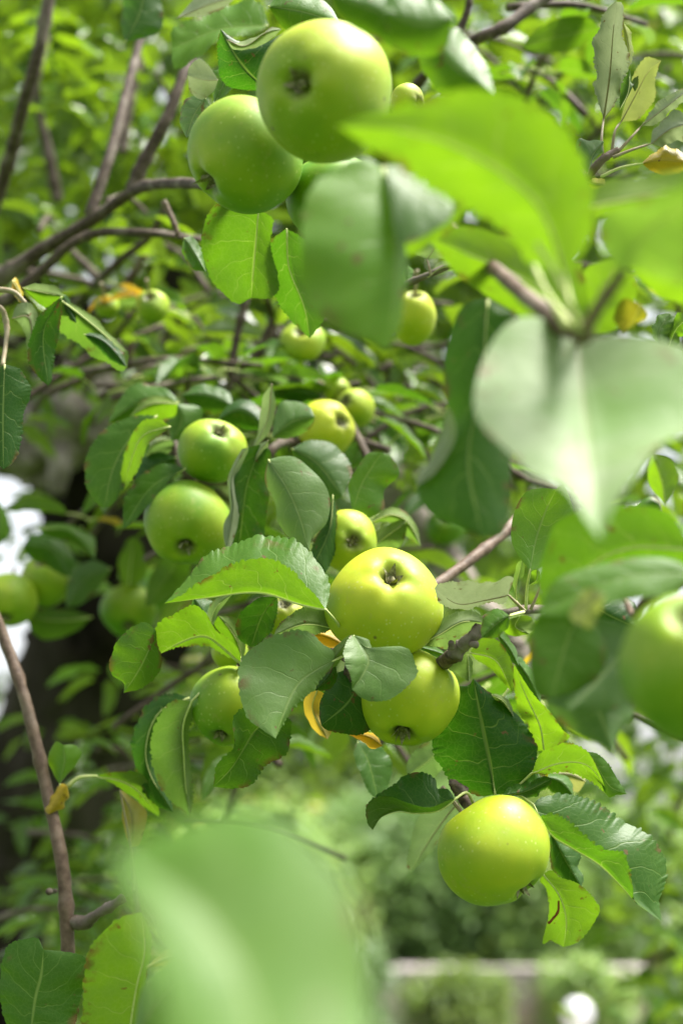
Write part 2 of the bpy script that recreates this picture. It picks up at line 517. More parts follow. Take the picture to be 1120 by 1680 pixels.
while x < WX1 - .1:
    ww = rng.uniform(.42, .6)
    v, f = box_arr((x + ww / 2, WY + rng.uniform(-.02, .02), zz + .031), (ww / 2 - .005, .13, .03), 0, .012)
    link('coping_stone', mesh_np('coping_stone', v, f, (x, WY, zz), smooth=False), (x, WY, zz), wall, M_COPE)
    x += ww
# made-up pale ball on a short foot, standing in for a sun glint
bp_ = P(947, 1664, 9.6)
M_GLINT = simple('pale_glint', (.75, .75, .82), (.85, .85, .9), 4, .12, .0, .001, 1.0)
ball = tag(link('glint_ball', None, (bp_.x, bp_.y, 0)), 'made-up pale ball on a thin foot, standing in for a sun glint before the low stone wall', 'glint stand-in')
a = np.linspace(0, math.pi, 17)
prof = [(math.sin(q) * .10, bp_.z - math.cos(q) * .10) for q in a]
def lathe(name, prof, seg, org, parent, mat):
    V = np.array([(org[0] + r * math.cos(2 * math.pi * j / seg), org[1] + r * math.sin(2 * math.pi * j / seg), z) for r, z in prof for j in range(seg)])
    F = [(i * seg + j, i * seg + (j + 1) % seg, (i + 1) * seg + (j + 1) % seg, (i + 1) * seg + j) for i in range(len(prof) - 1) for j in range(seg)]
    return link(name, mesh_np(name, V, F, org), org, parent, mat)
lathe('globe', prof, 24, (bp_.x, bp_.y, 0), ball, M_GLINT)
lathe('foot', [(.09, 0), (.09, .02), (.03, .04), (.025, bp_.z - .09)], 16, (bp_.x, bp_.y, 0), ball, M_GLINT)

# shrubs, hedge and trees of the garden
shrub(.55, 13.5, (1.3, 1.0, .95), SH[0], 260, 60, .13, .09, 'dark blue-green bush behind the low wall, under the lowest apple')
shrub(-.75, 12.6, (1.0, .9, .85), SH[3], 160, 60, .13, .09, 'yellowish green bush behind the left end of the low wall')
shrub(2.7, 12.6, (1.35, .9, .85), SH[3], 230, 60, .13, .09, 'bright yellow-green bush behind the right end of the low wall')
shrub(1.75, 10.7, (.26, .12, .30), SH[3], 90, 40, .07, .06, 'small yellow-leaved bush standing against the low wall')
shrub(.80, 10.5, (.36, .2, .27), SH[2], 90, 36, .06, .05, 'small dark plant standing in front of the low wall')
shrub(.12, 10.3, (.22, .2, .36), SH[4], 50, 36, .06, .06, 'low grey-green plant in front of the left part of the low wall')
shrub(2.7, 10.2, (.45, .4, .48), SH[3], 150, 40, .08, .07, 'leafy green plant covering the right end of the low wall')
shrub(-1.9, 9.5, (1.1, .9, 1.0), SH[1], 180, 50, .12, .08, 'light green bush left of the low wall')
garden_tree(.6, 17.5, 5.4, (2.1, 1.5, 2.1), SH[1], 520, 60, .24, .12, 'pale green rounded tree behind the dark bush', cz=2.35)
garden_tree(-1.3, 16.0, 6.0, (1.6, 1.6, 2.6), SH[2], 320, 60, .24, .12, 'mid green tree behind the apple trunk', cz=3.0)
shrub(-3.4, 11.0, (1.3, .9, 1.1), SH[2], 240, 60, .13, .09, 'leafy green bush far behind at the left edge, left of the trunk')
garden_tree(.6, 24.0, 9.5, (3.5, 2.0, 3.6), SH[2], 330, 60, .36, .16, 'tall broad tree farthest back above the pale green tree', cz=5.6, trunk_r=.25)


# ------------------------------------------------------------------ the apple tree: trunk and limbs
base = P(-70, 1560, 2.45)
tree = tag(link('apple_tree', None, (base.x, base.y, 0)), 'old apple tree with dark gnarled trunk, toothed green leaves and forking grey twigs', 'tree')

def PL(pts, n):
    q = spline([(p[0], p[1], p[2]) for p in pts], n)
    return PN(q[:, :2], q[:, 2])

def trunk():
    pth = [tuple(base * 1.0)[:2] + (-.1,), (base.x, base.y, .5)] + [tuple(P(*p)) for p in [(-20, 1460, 2.42), (70, 1290, 2.4), (150, 1120, 2.35), (197, 930, 2.3), (180, 740, 2.3), (100, 620, 2.35), (-20, 500, 2.5), (-160, 330, 2.7), (-300, 100, 2.9)]]
    C = spline(pth, 150)
    rad = np.interp(np.linspace(0, 1, 151), [0, .12, .3, .45, .55, .65, .8, 1], [.20, .145, .108, .100, .104, .115, .085, .06])
    seg = 72
    T = nrm(np.gradient(C, axis=0)); side = nrm(np.cross(T[0], [0.3, .2, .9])); V = []
    for i in range(151):
        side = nrm(side - T[i] * np.dot(side, T[i])); up = np.cross(T[i], side)
        for j in range(seg):
            a = 2 * math.pi * j / seg
            d = side * math.cos(a) + up * math.sin(a)
            p = Vector(C[i] + d * rad[i])
            q = Vector((p.x * 9, p.y * 9, p.z * 4))
            k = 1 + .20 * noise.noise(q) + .20 * (1 - 2 * abs(noise.noise(q * 2.5))) + .09 * noise.noise(q * 7)
            V.append(C[i] + d * rad[i] * k)
    F = [(i * seg + j, i * seg + (j + 1) % seg, (i + 1) * seg + (j + 1) % seg, (i + 1) * seg + j) for i in range(150) for j in range(seg)]
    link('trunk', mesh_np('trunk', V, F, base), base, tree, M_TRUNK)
trunk()

def burl(x, y, z, r, sx=1.0, seed=0, mat=None, name='burl', sz=1.0):
    import bmesh
    bm = bmesh.new(); bmesh.ops.create_icosphere(bm, subdivisions=4, radius=1)
    c = P(x, y, z)
    for v in bm.verts:
        q = v.co * 1.7 + Vector((seed, 0, 0))
        k = 1 + .34 * noise.noise(q) + .26 * (1 - 2 * abs(noise.noise(q * 2.1))) + .10 * noise.noise(q * 5)
        v.co = Vector((v.co.x * sx, v.co.y, v.co.z * sz)) * r * k
    me = bpy.data.meshes.new(name); bm.to_mesh(me); bm.free()
    me.polygons.foreach_set('use_smooth', [True] * len(me.polygons))
    return link(name, me, c, tree, mat or M_BURL)
burl(118, 685, 2.08, .060, 1.0, 1)
burl(60, 735, 2.10, .050, 1.2, 4)
burl(150, 645, 2.09, .036, 1.0, 9)
burl(40, 640, 2.22, .055, 1.2, 14, M_TRUNK)
burl(98, 762, 2.03, .018, .8, 21, name='stub', sz=1.9)

# big brown limb crossing behind the apples, and boughs above
def br(name, pts, r, mat=M_TWIG, seg=10, bump=.12, fq=90, n=None, extra=None, label=None):
    n = n or 10 + 6 * len(pts)
    C = PL(pts, n)
    rr = np.interp(np.linspace(0, 1, n + 1), np.linspace(0, 1, len(r)), r)
    # knots
    for k in range(max(1, n // 14)):
        i = random.randrange(2, n - 1)
        rr[i] *= 1.22; rr[i - 1] *= 1.08
    o = tube(name, C, rr, tree, mat, seg, bump, fq)
    if label: o['label'] = label
    return o
mm = .001
br('limb', [(180, 640, 2.25), (330, 560, 2.1), (480, 640, 1.95), (640, 790, 1.8), (760, 960, 1.7), (900, 1130, 1.6)], [.05, .035, .032, .026, .02, .012], M_BURL, 14, .15, 25)
br('limb', [(250, 420, 2.3), (420, 560, 2.2), (600, 650, 2.2), (700, 700, 2.3)], [.03, .022, .018, .012], M_TRUNK, 12, .15, 25)
# upper left forks
br('branch', [(-40, 485, 1.25), (70, 410, 1.23), (150, 362, 1.2), (215, 316, 1.18), (255, 303, 1.12), (335, 303, 1.02), (380, 330, .9)], [8.4*mm, 7*mm, 6*mm, 5.2*mm, 4.4*mm, 4.2*mm, 3.4*mm])
br('branch', [(-30, 520, 1.2), (60, 452, 1.2), (115, 402, 1.19), (165, 382, 1.19), (250, 383, 1.16), (330, 392, 1.2)], [4.5*mm, 4.5*mm, 4*mm, 3.6*mm, 3.2*mm, 2.5*mm])
br('branch', [(148, 352, 1.2), (182, 250, 1.22), (208, 150, 1.26), (232, 60, 1.3), (270, -60, 1.35)], [5*mm, 4.6*mm, 4.2*mm, 3.9*mm, 3.4*mm])
br('branch', [(215, 312, 1.18), (238, 262, 1.18), (275, 190, 1.18), (308, 105, 1.2), (330, 60, 1.25), (350, -40, 1.3)], [5.4*mm, 5*mm, 4.6*mm, 4.3*mm, 4*mm, 3.6*mm])
br('branch', [(86, -30, 1.3), (62, 90, 1.3), (38, 175, 1.32), (12, 275, 1.36), (-30, 400, 1.4)], [5.6*mm, 5.6*mm, 5.8*mm, 6.2*mm, 6.6*mm])
br('branch', [(95, 330, 1.7), (80, 250, 1.7), (60, 150, 1.72), (75, 60, 1.75)], [7*mm, 6*mm, 5*mm, 5*mm], M_TWIG)
br('branch', [(200, 250, 1.6), (215, 160, 1.62), (235, 90, 1.65)], [6*mm, 5*mm, 4*mm], M_TWIG)
br('twig', [(120, 500, 1.45), (160, 462, 1.42), (200, 425, 1.4), (245, 388, 1.38), (272, 340, 1.36)], [4*mm, 4.4*mm, 4*mm, 3.6*mm, 3*mm], M_TWIG)
br('twig', [(118, 412, 1.42), (145, 440, 1.42), (162, 458, 1.42)], [3*mm, 4*mm, 4.5*mm], M_TWIG)
br('twig', [(212, 590, 1.5), (212, 530, 1.5), (203, 478, 1.5), (240, 420, 1.48)], [4*mm, 4*mm, 5*mm, 5*mm], M_TWIGG)
br('twig', [(268, 330, 1.1), (285, 365, 1.1), (292, 385, 1.1)], [2.5*mm, 2.2*mm, 2*mm], M_TWIGG)
# behind the two central clusters
br('twig', [(375, 640, 1.3), (385, 570, 1.3), (402, 495, 1.3), (410, 440, 1.3)], [4*mm, 4*mm, 3.6*mm, 3*mm])
br('twig', [(400, 610, 1.35), (432, 565, 1.35), (458, 505, 1.35), (480, 450, 1.3)], [5*mm, 5*mm, 4.6*mm, 4*mm])
br('twig', [(440, 575, 1.4), (490, 530, 1.42), (540, 520, 1.45)], [4*mm, 3.6*mm, 3*mm])
# hanging brown branch bottom left with its spur
br('branch', [(-20, 980, 1.02), (5, 1042, 1.02), (42, 1150, 1.0), (78, 1300, .98), (104, 1430, .96), (112, 1570, .95), (112, 1700, .95)], [4*mm, 4*mm, 4.2*mm, 4.4*mm, 4.6*mm, 4.8*mm, 4.8*mm], M_TWIGG)
br('twig', [(108, 1512, .955), (135, 1514, .95), (160, 1500, .94), (190, 1482, .93), (203, 1472, .93)], [4*mm, 5.2*mm, 3*mm, 3.4*mm, 3*mm], M_TWIG, 10, .35, 160)
br('twig', [(92, 1462, .965), (80, 1463, .95)], [1.6*mm, 2.2*mm], M_TWIG, 8)
# upper right dark branch and its side twig
br('branch', [(1000, -60, 1.15), (890, -2, 1.12), (830, 42, 1.1), (775, 68, 1.1), (700, 120, 1.15), (640, 200, 1.2)], [5*mm, 5*mm, 4.6*mm, 4.4*mm, 4*mm, 3*mm], M_TWIG)
br('twig', [(748, 60, 1.12), (762, 30, 1.12), (770, 0, 1.12), (775, -40, 1.12)], [3.4*mm, 3*mm, 2.6*mm, 2.4*mm], M_TWIG)
# foreground right: blurred forking branch
br('branch', [(735, 370, .72), (765, 400, .68), (815, 445, .63), (870, 492, .58), (925, 535, .55), (958, 548, .53)], [3.2*mm, 3.2*mm, 3.3*mm, 3.5*mm, 3.8*mm, 4*mm], M_TWIGG)
br('twig', [(955, 548, .53), (980, 505, .51), (1008, 465, .50), (1025, 440, .49)], [3*mm, 2.4*mm, 2.2*mm, 2*mm], M_TWIGG)
br('leaf_stalk', [(950, 545, .53), (925, 480, .52), (905, 440, .52), (880, 400, .52)], [1.8*mm, 1.2*mm, 1*mm, .9*mm], M_STALK)
br('leaf_stalk', [(930, 535, .53), (890, 470, .54), (870, 420, .55), (862, 380, .56)], [1.8*mm, 1.2*mm, 1*mm, .9*mm], M_STALK)
# twig behind with the small silvery rosette
br('twig', [(655, 470, .96), (700, 452, .95), (740, 435, .95), (790, 415, .96), (830, 400, .98)], [2.4*mm, 2.2*mm, 2.2*mm, 2.2*mm, 2*mm], M_TWIG)
# right middle
br('branch', [(850, 850, 1.05), (828, 872, 1.03), (780, 912, 1.0), (735, 945, .98), (690, 975, .96)], [4.4*mm, 4.2*mm, 4*mm, 3.8*mm, 3.5*mm], M_TWIGG)
br('twig', [(905, 1000, .95), (860, 1000, .91), (835, 1005, .90), (800, 1012, .90), (770, 1040, .90)], [2.8*mm, 3*mm, 2.6*mm, 2.2*mm, 2.2*mm], M_TWIG)
# the dark spur in focus
br('spur', [(787, 1028, .845), (775, 1043, .845), (758, 1060, .85), (740, 1078, .855), (722, 1090, .875), (700, 1110, .91)], [3.4*mm, 3.6*mm, 4.2*mm, 4.6*mm, 4*mm, 4*mm], M_TWIGD, 14, .30, 230, n=60, label='dark knobbly fruiting spur with a cut end')
br('spur', [(773, 1056, .842), (781, 1058, .838)], [2.2*mm, 2*mm], M_TWIGD, 9, .3, 230)
br('spur', [(742, 1062, .845), (738, 1054, .842)], [2.4*mm, 1.8*mm], M_TWIGD, 9, .3, 230)
br('branch', [(700, 1110, .92), (735, 1180, .92), (755, 1250, .91), (758, 1300, .90), (775, 1325, .895), (812, 1340, .90)], [3.6*mm, 3.4*mm, 3.6*mm, 4.2*mm, 4*mm, 3*mm], M_TWIGD, 12, .3, 200)
br('spur', [(758, 1300, .885), (745, 1288, .88), (738, 1280, .88)], [4*mm, 3.4*mm, 1.5*mm], M_TWIGD, 10, .4, 230)
br('branch', [(690, 985, .96), (620, 1060, .94), (590, 1085, .91), (570, 1080, .90), (520, 1060, .94), (440, 1080, .96), (400, 1088, .945)], [3.6*mm, 3.6*mm, 3.4*mm, 3*mm, 3*mm, 3*mm, 2.4*mm], M_TWIGD, 10, .2, 200)
br('spur', [(577, 1078, .885), (572, 1100, .875), (578, 1118, .87)], [3*mm, 3*mm, 1.5*mm], M_TWIGD, 10, .4, 230)
br('spur', [(400, 1090, .945), (393, 1088, .93)], [2.6*mm, 2*mm], M_TWIG, 10, .3, 230)
# spur of the cluster behind
br('branch', [(640, 790, 1.4), (560, 760, 1.2), (470, 725, 1.1), (430, 760, 1.08), (395, 800, 1.08)], [5*mm, 4*mm, 3.5*mm, 3.5*mm, 3*mm], M_TWIGD, 10, .2, 150)
br('branch', [(430, 740, 1.1), (370, 790, 1.1), (300, 770, 1.1), (280, 680, 1.12)], [3.5*mm, 3*mm, 2.6*mm, 2*mm], M_TWIGD, 10, .2, 150)
# upper right shoot in focus
br('twig', [(940, 325, .90), (965, 288, .885), (985, 264, .88), (1000, 253, .88), (1014, 246, .88)], [2.8*mm, 2.9*mm, 2.8*mm, 2.6*mm, 2*mm], M_TWIGG, 10, .25, 260, label='pale young shoot tip carrying shrivelled leaves')
# left edge shoot
br('twig', [(-30, 515, .95), (0, 505, .95), (12, 540, .95), (5, 600, .93)], [2*mm, 2*mm, 1.6*mm, 1.5*mm], M_STALKR)
br('twig', [(-30, 475, .95), (20, 478, .95), (45, 500, .95)], [2.2*mm, 1.8*mm, 1.2*mm], M_STALKR)
# foreground right edge twig over the big apple
br('twig', [(1150, 940, .60), (1060, 985, .66), (1040, 1010, .70), (1025, 985, .75)], [3*mm, 2.4*mm, 2*mm, 1.6*mm], M_TWIGG)

# ------------------------------------------------------------------ leaves
def blade(mid, ma, mb, N, M, arch, rip, seed, flip, saws=None):
    """a leaf blade from a midrib and two margins (world arrays of N+1 points)"""
    r = random.Random(seed)
    cols = []
    n_ = len(mid)
    t = np.linspace(0, 1, n_)
    k1, k2, ph, ph2 = r.uniform(1.6, 2.8), r.uniform(3.5, 5.5), r.uniform(0, 6.3), r.uniform(0, 6.3)
    Tm = nrm(np.gradient(mid, axis=0))
    ss = np.linspace(0, 1, M + 1) ** .9
    def half(mar, ph, sgn, saw=None):
        d = mar - mid
        wdt = np.linalg.norm(d, axis=1)
        nn = nrm(np.cross(Tm, d)) * sgn
        out = []
        for s in ss[1:]:
            h = arch * wdt * s * (1 - s) * 2.2
            h = h + .010 * wdt * np.abs(np.sin(math.pi * (5.6 * (t - .22 * s + .05 * np.sin(5 * t + ph))) + ph)) * (1 - s) ** .5 * min(1, s * 3)
            h = h + rip * wdt * s * s * (np.sin(2 * math.pi * k1 * t + ph) + .5 * np.sin(2 * math.pi * k2 * t + ph2 * (1 + sgn)))
            p = mid + d * s + nn * h[:, None]
            if saw is not None: p = p + saw * (0 if s < .8 else (.25 if s < 1 else 1))
            out.append(p)
        return out
    A = half(ma, ph, 1, saws[0] if saws else None); B = half(mb, ph2, -1, saws[1] if saws else None)
    cols = A[::-1] + [mid] + B
    W_ = 2 * M + 1
    V = np.stack(cols, 1).reshape(-1, 3)
    uv = np.array([(j / (2 * M) if True else 0, i / (n_ - 1)) for i in range(n_) for j in range(W_)])
    F = np.array([(i * W_ + j, i * W_ + j + 1, (i + 1) * W_ + j + 1, (i + 1) * W_ + j) for i in range(n_ - 1) for j in range(W_ - 1)])
    if flip: F = F[:, ::-1]
    return V, F, uv

def leaf_arrays(z, mid, A, B, f, dA, dB, zt, zm, arch, rip, teeth, amp, M, seed, tilt):
    L = sum(math.dist(mid[i][:2], mid[i + 1][:2]) for i in range(len(mid) - 1))
    spt = 4 if teeth else 1
    N = teeth * spt if teeth else 26
    c = spline([p[:2] for p in mid], N)
    t = np.linspace(0, 1, N + 1)
    zc = z + (zt * t + zm * np.sin(math.pi * t)) / 100
    yc = float(np.mean(c[:, 1]))
    sg = tilt * (-1 if f == 't' else 1)
    tl = lambda q: np.clip(sg * (q[:, 1] - yc) / K * z, -.035, .035)
    mars = []; saws = []
    for pts, dd in ((A, dA), (B, dB)):
        m = spline([mid[0][:2]] + [p[:2] for p in pts] + [mid[-1][:2]], N)
        out = nrm(m - c)
        m0 = m
        if teeth:
            r = random.Random(seed * 3 + len(mars))
            ti = t * teeth + .35 * np.sin(t * 17 + seed) + .25 * np.sin(t * 41 + seed * 2) + .6
            ti = np.clip(ti, 0, teeth)
            fr = ti - np.floor(ti)
            hts = np.array([r.uniform(.25, 1.45) for _ in range(teeth + 1)])[np.minimum(np.floor(ti).astype(int), teeth)]
            saw = np.array([0, .75, 1.0, .8])[np.round(fr * 4).astype(int) % 4]
            m = m + out * (saw * hts * amp * L * np.clip(np.sin(math.pi * t) * 2.2, .15, 1))[:, None]
        zz = zc + dd * np.sin(math.pi * np.clip(t, 0, 1)) ** .8 / 100
        w0 = PN(m0, zz + tl(m0))
        mars.append(w0); saws.append(PN(m, zz + tl(m)) - w0)
    mw = PN(c, zc + tl(c))
    return mw, mars, N, saws

_ls = [0]
def leaf(z, mid, A, B, f='t', tone=.4, dA=1.0, dB=1.0, zt=0.0, zm=0.0, dry=0.0, pale=0.0, arch=.10, rip=.035, teeth=28, amp=.015,
         M=6, label=None, pet=None, parent=None, name='leaf', rib=True, ribw=1.0, tilt=None):
    _ls[0] += 1
    seed = _ls[0]
    if tilt is None: tilt = 0.0 if (parent is not None or tone < .1) else (.28 if f == 't' else .5)
    mw, mars, N, saws = leaf_arrays(z, mid, A, B, f, dA, dB, zt, zm, arch, rip, teeth, amp, M, seed, tilt)
    V, F, uv = blade(mw, mars[0], mars[1], N, M, arch, rip, seed, False, saws)
    # which way does half A face?
    W_ = 2 * M + 1
    fa = np.array([q for i, q in enumerate(F) if (i % (W_ - 1)) < M])
    n = np.cross(V[fa[:, 2]] - V[fa[:, 0]], V[fa[:, 3]] - V[fa[:, 1]])
    facing = float(np.sum(n * (nC - V[fa[:, 0]])))
    if (facing > 0) != (f == 't'):
        V, F, uv = blade(mw, mars[0], mars[1], N, M, -arch, -rip, seed, True, saws)
    o = Vector(mw[0])
    ob = link(name, mesh_np(name, V, F, o, uv), o, parent or tree, M_LEAF)
    ob['tone'] = float(tone); ob['dry'] = float(dry); ob['pale'] = float(pale)
    if label: ob['label'] = label
    if rib and parent is None:
        # the rib stands on the underside and runs on as the stalk
        W0 = V.reshape(N + 1, W_, 3)
        cr = nrm(np.cross(W0[:, M + 1] - W0[:, M - 1], np.gradient(W0[:, M], axis=0)))
        q = F[len(F) // 2]
        n0 = np.cross(V[q[2]] - V[q[0]], V[q[3]] - V[q[1]])
        if np.dot(n0, cr[min(N, q[0] // W_)]) > 0: cr = -cr
        k = max(4, int(N * .86)); step = max(1, k // 14)
        nk = len(range(0, k, step))
        pts = W0[:k:step, M] + cr[:k:step] * (.00015 + np.linspace(.0005, .00018, nk)[:, None] * ribw)
        Ls = np.linalg.norm(mw[0] - mw[-1])
        rr = np.linspace(.0006, .0002, len(pts)) * ribw * min(1.3, Ls / .06)
        if pet is not None:
            zb = float(np.dot(mw[0] - nC, nF))
            pp = [(p[0], p[1], (z + (p[2] / 100 if len(p) > 2 else 0))) for p in pet] + [(mid[0][0], mid[0][1], zb)]
            pc = PL(pp, 8)[:-1]
            pts = np.vstack([pc, pts])
            rr = np.concatenate([np.linspace(1.5, 1.0, len(pc)) * .00075 * ribw, rr])
        tube('leaf_stalk', pts, rr, ob, M_STALKR if pale > .4 else M_STALK, 6)
    return ob

exec_leaves = leaf
# ---- centre, in focus
leaf(.845, [(534,1000),(490,990),(440,974),(400,972),(350,979),(270,990)], [(540,965),(525,930),(490,895),(440,879),(400,885),(340,914),(305,955)],
     [(515,975),(490,950),(465,926),(430,917),(380,929),(330,956),(295,978)], 't', .5, tilt=.1, dA=3.0, dB=-1.2, label='folded leaf showing its dark top above and bright underside below', pet=[(575,1060,3),(555,1025,1.5)], zt=1)
H2 = leaf(.905, [(396,1088),(362,1058),(335,1043),(300,1052),(256,1076)], [(388,1062),(355,1033),(322,995),(285,1008),(255,1034)],
     [(372,1076),(345,1061),(315,1058),(283,1064)], 'u', .55, dA=-1.0, dB=.5, ribw=1.8, label='curled leaf with pale thick rib and its tip folded over')
leaf(.893, [(256,1034),(243,1070),(225,1105),(203,1137)], [(235,1021),(202,1042),(181,1083),(184,1107),(203,1120)],
     [(258,1056),(265,1085),(256,1110),(232,1128)], 't', .5, dA=.6, dB=.5, parent=H2, name='leaf_tip', tilt=0, teeth=18, rip=.05)
leaf(.93, [(397,1084),(391,1055),(376,1030),(358,1010)], [(402,1062),(400,1036),(384,1014)], [(380,1072),(358,1052),(350,1030)], 'u', .5, label=None)
leaf(.935, [(350,1045),(334,1010),(318,980)], [(320,1030),(314,1000)], [(352,1010),(345,985)], 't', .2)
leaf(.925, [(396,1080),(362,1050),(347,1022),(358,992),(382,974)], [(366,1046),(354,1020),(363,998)], [(352,1052),(338,1022),(350,985)], 'u', .5, teeth=0, pale=.35, M=3, dA=1, ribw=1.5)
leaf(.93, [(455,978),(430,1010),(412,1062)], [(420,984),(392,1012),(390,1045)], [(455,1000),(447,1030),(425,1056)], 't', .05, dA=-.6, dB=.8, label='small dark glossy leaf behind the folded one')
leaf(.875, [(547,1030),(500,1024),(450,1041)], [(538,1008),(505,994),(470,1014),(455,1030)], [(520,1041),(490,1042),(465,1046)], 'u', .4, pale=.3, label='small downy leaf with whitish veins')
leaf(.90, [(500,1040),(530,1043),(562,1058)], [(520,1028),(545,1032),(560,1045)], [(520,1056),(542,1062)], 't', .5, dry=1, label='yellowed leaf beneath the largest sharp apple')
leaf(.838, [(551,1082),(521,1098),(489,1124),(463,1179),(452,1212)], [(545,1066),(528,1056),(513,1041),(483,1035),(447,1046),(410,1067),(395,1091),(393,1137),(407,1177),(430,1196)],
     [(540,1100),(524,1116),(513,1131),(492,1150),(468,1180),(458,1198)], 't', .75, pale=.22, dA=-.8, dB=.6, zt=-1.2, tilt=.45, arch=.12, pet=[(577,1078,4),(565,1076,2)], label='broad pale green leaf hanging between two apples')
leaf(.845, [(579,1041),(548,1080),(521,1109)], [(566,1046),(536,1078)], [(574,1062),(547,1095)], 'u', .7, M=3, teeth=0, rib=False, pale=.15)
leaf(.826, [(580,1042),(603,1078),(597,1102),(577,1131)], [(604,1050),(612,1070),(641,1061),(668,1065),(680,1088),(682,1108),(650,1141),(620,1151),(594,1145)],
     [(574,1045),(566,1062),(565,1085),(576,1110)], 't', .65, pale=.18, dA=-.2, dB=-1.0, zt=-.5, tilt=.4, label='leaf folded at its rib in front of the second apple')
leaf(.87, [(590,1120),(568,1155),(527,1190)], [(574,1100),(548,1110),(528,1145),(524,1172)], [(604,1155),(613,1190),(590,1205),(553,1201),(535,1197)], 't', .0, dA=.8, dB=.5, label='very dark leaf beside the second apple')
leaf(.855, [(550,1088),(541,1110),(517,1133)], [(540,1085),(526,1110)], [(552,1115),(540,1130)], 't', .3)
leaf(.875, [(454,1174),(420,1197),(398,1231),(378,1262),(350,1291)], [(430,1164),(400,1162),(383,1182),(384,1225),(374,1239),(356,1256)], [(474,1180),(476,1212),(468,1236),(434,1257),(411,1287),(380,1293)],
     't', .28, dA=-.8, dB=.8, label='glossy toothed leaf under the apple on the left', arch=.14)
leaf(.97, [(312,1145),(262,1168),(240,1220),(246,1270),(285,1334)], [(285,1139),(250,1150),(222,1200),(221,1255),(245,1310)], [(280,1160),(260,1200),(259,1260),(277,1308)], 't', .08, label='dark narrow leaf behind a pale one')
leaf(.945, [(315,1150),(301,1190),(302,1240),(305,1290),(312,1340)], [(282,1152),(256,1190),(249,1235),(258,1280),(284,1315)], [(316,1170),(309,1200),(311,1250),(316,1300)], 'u', .4, pale=.12, pet=[(345,1120,-1)], label='hanging greyish leaf underside left of the small apple')
leaf(.90, [(520,1132),(513,1165),(537,1213)], [(502,1142),(499,1170),(518,1200)], [(532,1140),(529,1165),(544,1195)], 'u', .6, dry=.75, pale=.3, teeth=0, label='shrivelled yellow and white leaf')
leaf(.90, [(568,1204),(600,1208),(628,1224)], [(600,1200),(616,1206)], [(590,1214),(610,1228)], 't', .6, dry=1, teeth=0, label='orange leaf scrap behind the second apple')
leaf(.985, [(586,1216),(604,1250),(620,1312)], [(610,1214),(633,1234),(642,1262),(634,1295)], [(581,1238),(594,1275),(606,1300)], 't', .3, dA=1, dB=-.6)
leaf(.885, [(812,1304),(805,1260),(796,1215),(786,1165),(776,1113)], [(788,1306),(768,1300),(745,1285),(728,1262),(714,1238),(709,1210),(716,1180),(735,1140),(752,1127),(768,1124)],
     [(832,1300),(850,1286),(866,1274),(876,1254),(878,1231),(863,1192),(845,1170),(808,1142),(790,1127)], 't', .0, dA=1.2, dB=1.0, zt=.5, teeth=30, arch=.14, pet=[(800,1330,1)], label='largest dark leaf with pale veins above the lowest apple')  # its shade is painted in as the darkest tone
leaf(.865, [(746,1311),(717,1330),(680,1334),(653,1331),(626,1341),(611,1362)], [(735,1296),(717,1294),(714,1280),(700,1270),(683,1268),(660,1275),(648,1287),(624,1301),(603,1325)],
     [(738,1313),(707,1324),(671,1319),(641,1308),(618,1308),(602,1325),(603,1350)], 't', .04, dA=1.6, dB=-1.2, pet=[(776,1318,2),(765,1300,1)], label='dark hollow leaf left of the lowest apple with olive underside')
leaf(.98, [(762,1306),(735,1335),(700,1385),(674,1430)], [(740,1312),(708,1320),(682,1350),(673,1390),(667,1420)], [(762,1330),(755,1342),(726,1370),(700,1405)], 'u', .2, pale=.45, label='greyish leaf hanging in shade behind the hollow leaf')
leaf(1.0, [(728,1225),(700,1250),(668,1273)], [(712,1214),(685,1228),(667,1253)], [(730,1250),(716,1272),(690,1279)], 'u', .2, pale=.3)
leaf(.87, [(820,1305),(860,1299),(905,1277)], [(845,1288),(870,1275),(890,1272)], [(850,1306),(880,1304),(899,1290)], 't', .1, rip=.1)
leaf(.89, [(815,1308),(850,1290),(900,1268)], [(850,1282),(880,1264)], [(850,1300),(890,1285)], 'u', .9, dry=.3, teeth=0, label=None)
leaf(.93, [(880,1275),(915,1280),(940,1305)], [(905,1268),(935,1280)], [(895,1290),(920,1308)], 't', .35)
leaf(.95, [(905,1268),(935,1270),(960,1282)], [(930,1258),(955,1266)], [(925,1290),(945,1300)], 'u', .5, pale=.6, dry=.2)
H22 = leaf(.875, [(872,1268),(915,1252),(955,1252),(980,1272),(997,1305)], [(885,1240),(908,1225),(932,1219),(961,1233),(980,1262),(991,1290)], [(900,1267),(930,1267),(958,1275),(981,1290)], 'u', .75, dA=-.3, dB=.3, label='yellow-green leaf bent down at the far right of the sharp cluster', pet=[(850,1290,1)])
leaf(.880, [(961,1233),(981,1262),(1000,1290),(1027,1303)], [(975,1236),(991,1246),(1004,1266),(1018,1288)], [(974,1260),(984,1282),(997,1306),(1010,1304)], 't', .35, dA=.3, dB=0, parent=H22, name='leaf_tip', tilt=0, teeth=16, rip=.06)
leaf(.885, [(892,1232),(885,1190),(862,1140),(842,1089)], [(932,1211),(921,1195),(905,1174),(878,1144),(861,1120)], [(872,1227),(868,1195),(851,1165),(843,1120)], 'u', .9, dA=-.3, dB=.6, label='bright translucent leaf above the bent leaf', rip=.05)
leaf(.895, [(843,1082),(866,1112),(887,1157)], [(852,1078),(872,1100),(885,1130)], [(853,1112),(872,1140)], 't', .35)
leaf(.875, [(770,1070),(813,1084),(839,1135)], [(790,1048),(815,1051),(833,1074),(843,1105)], [(785,1084),(806,1098),(828,1122)], 'u', .85, dA=.4, dB=.4, label='bright leaf arching right of the spur')
leaf(.885, [(815,1040),(835,1065),(850,1092)], [(830,1043),(845,1065)], [(824,1062),(838,1085)], 't', .35)
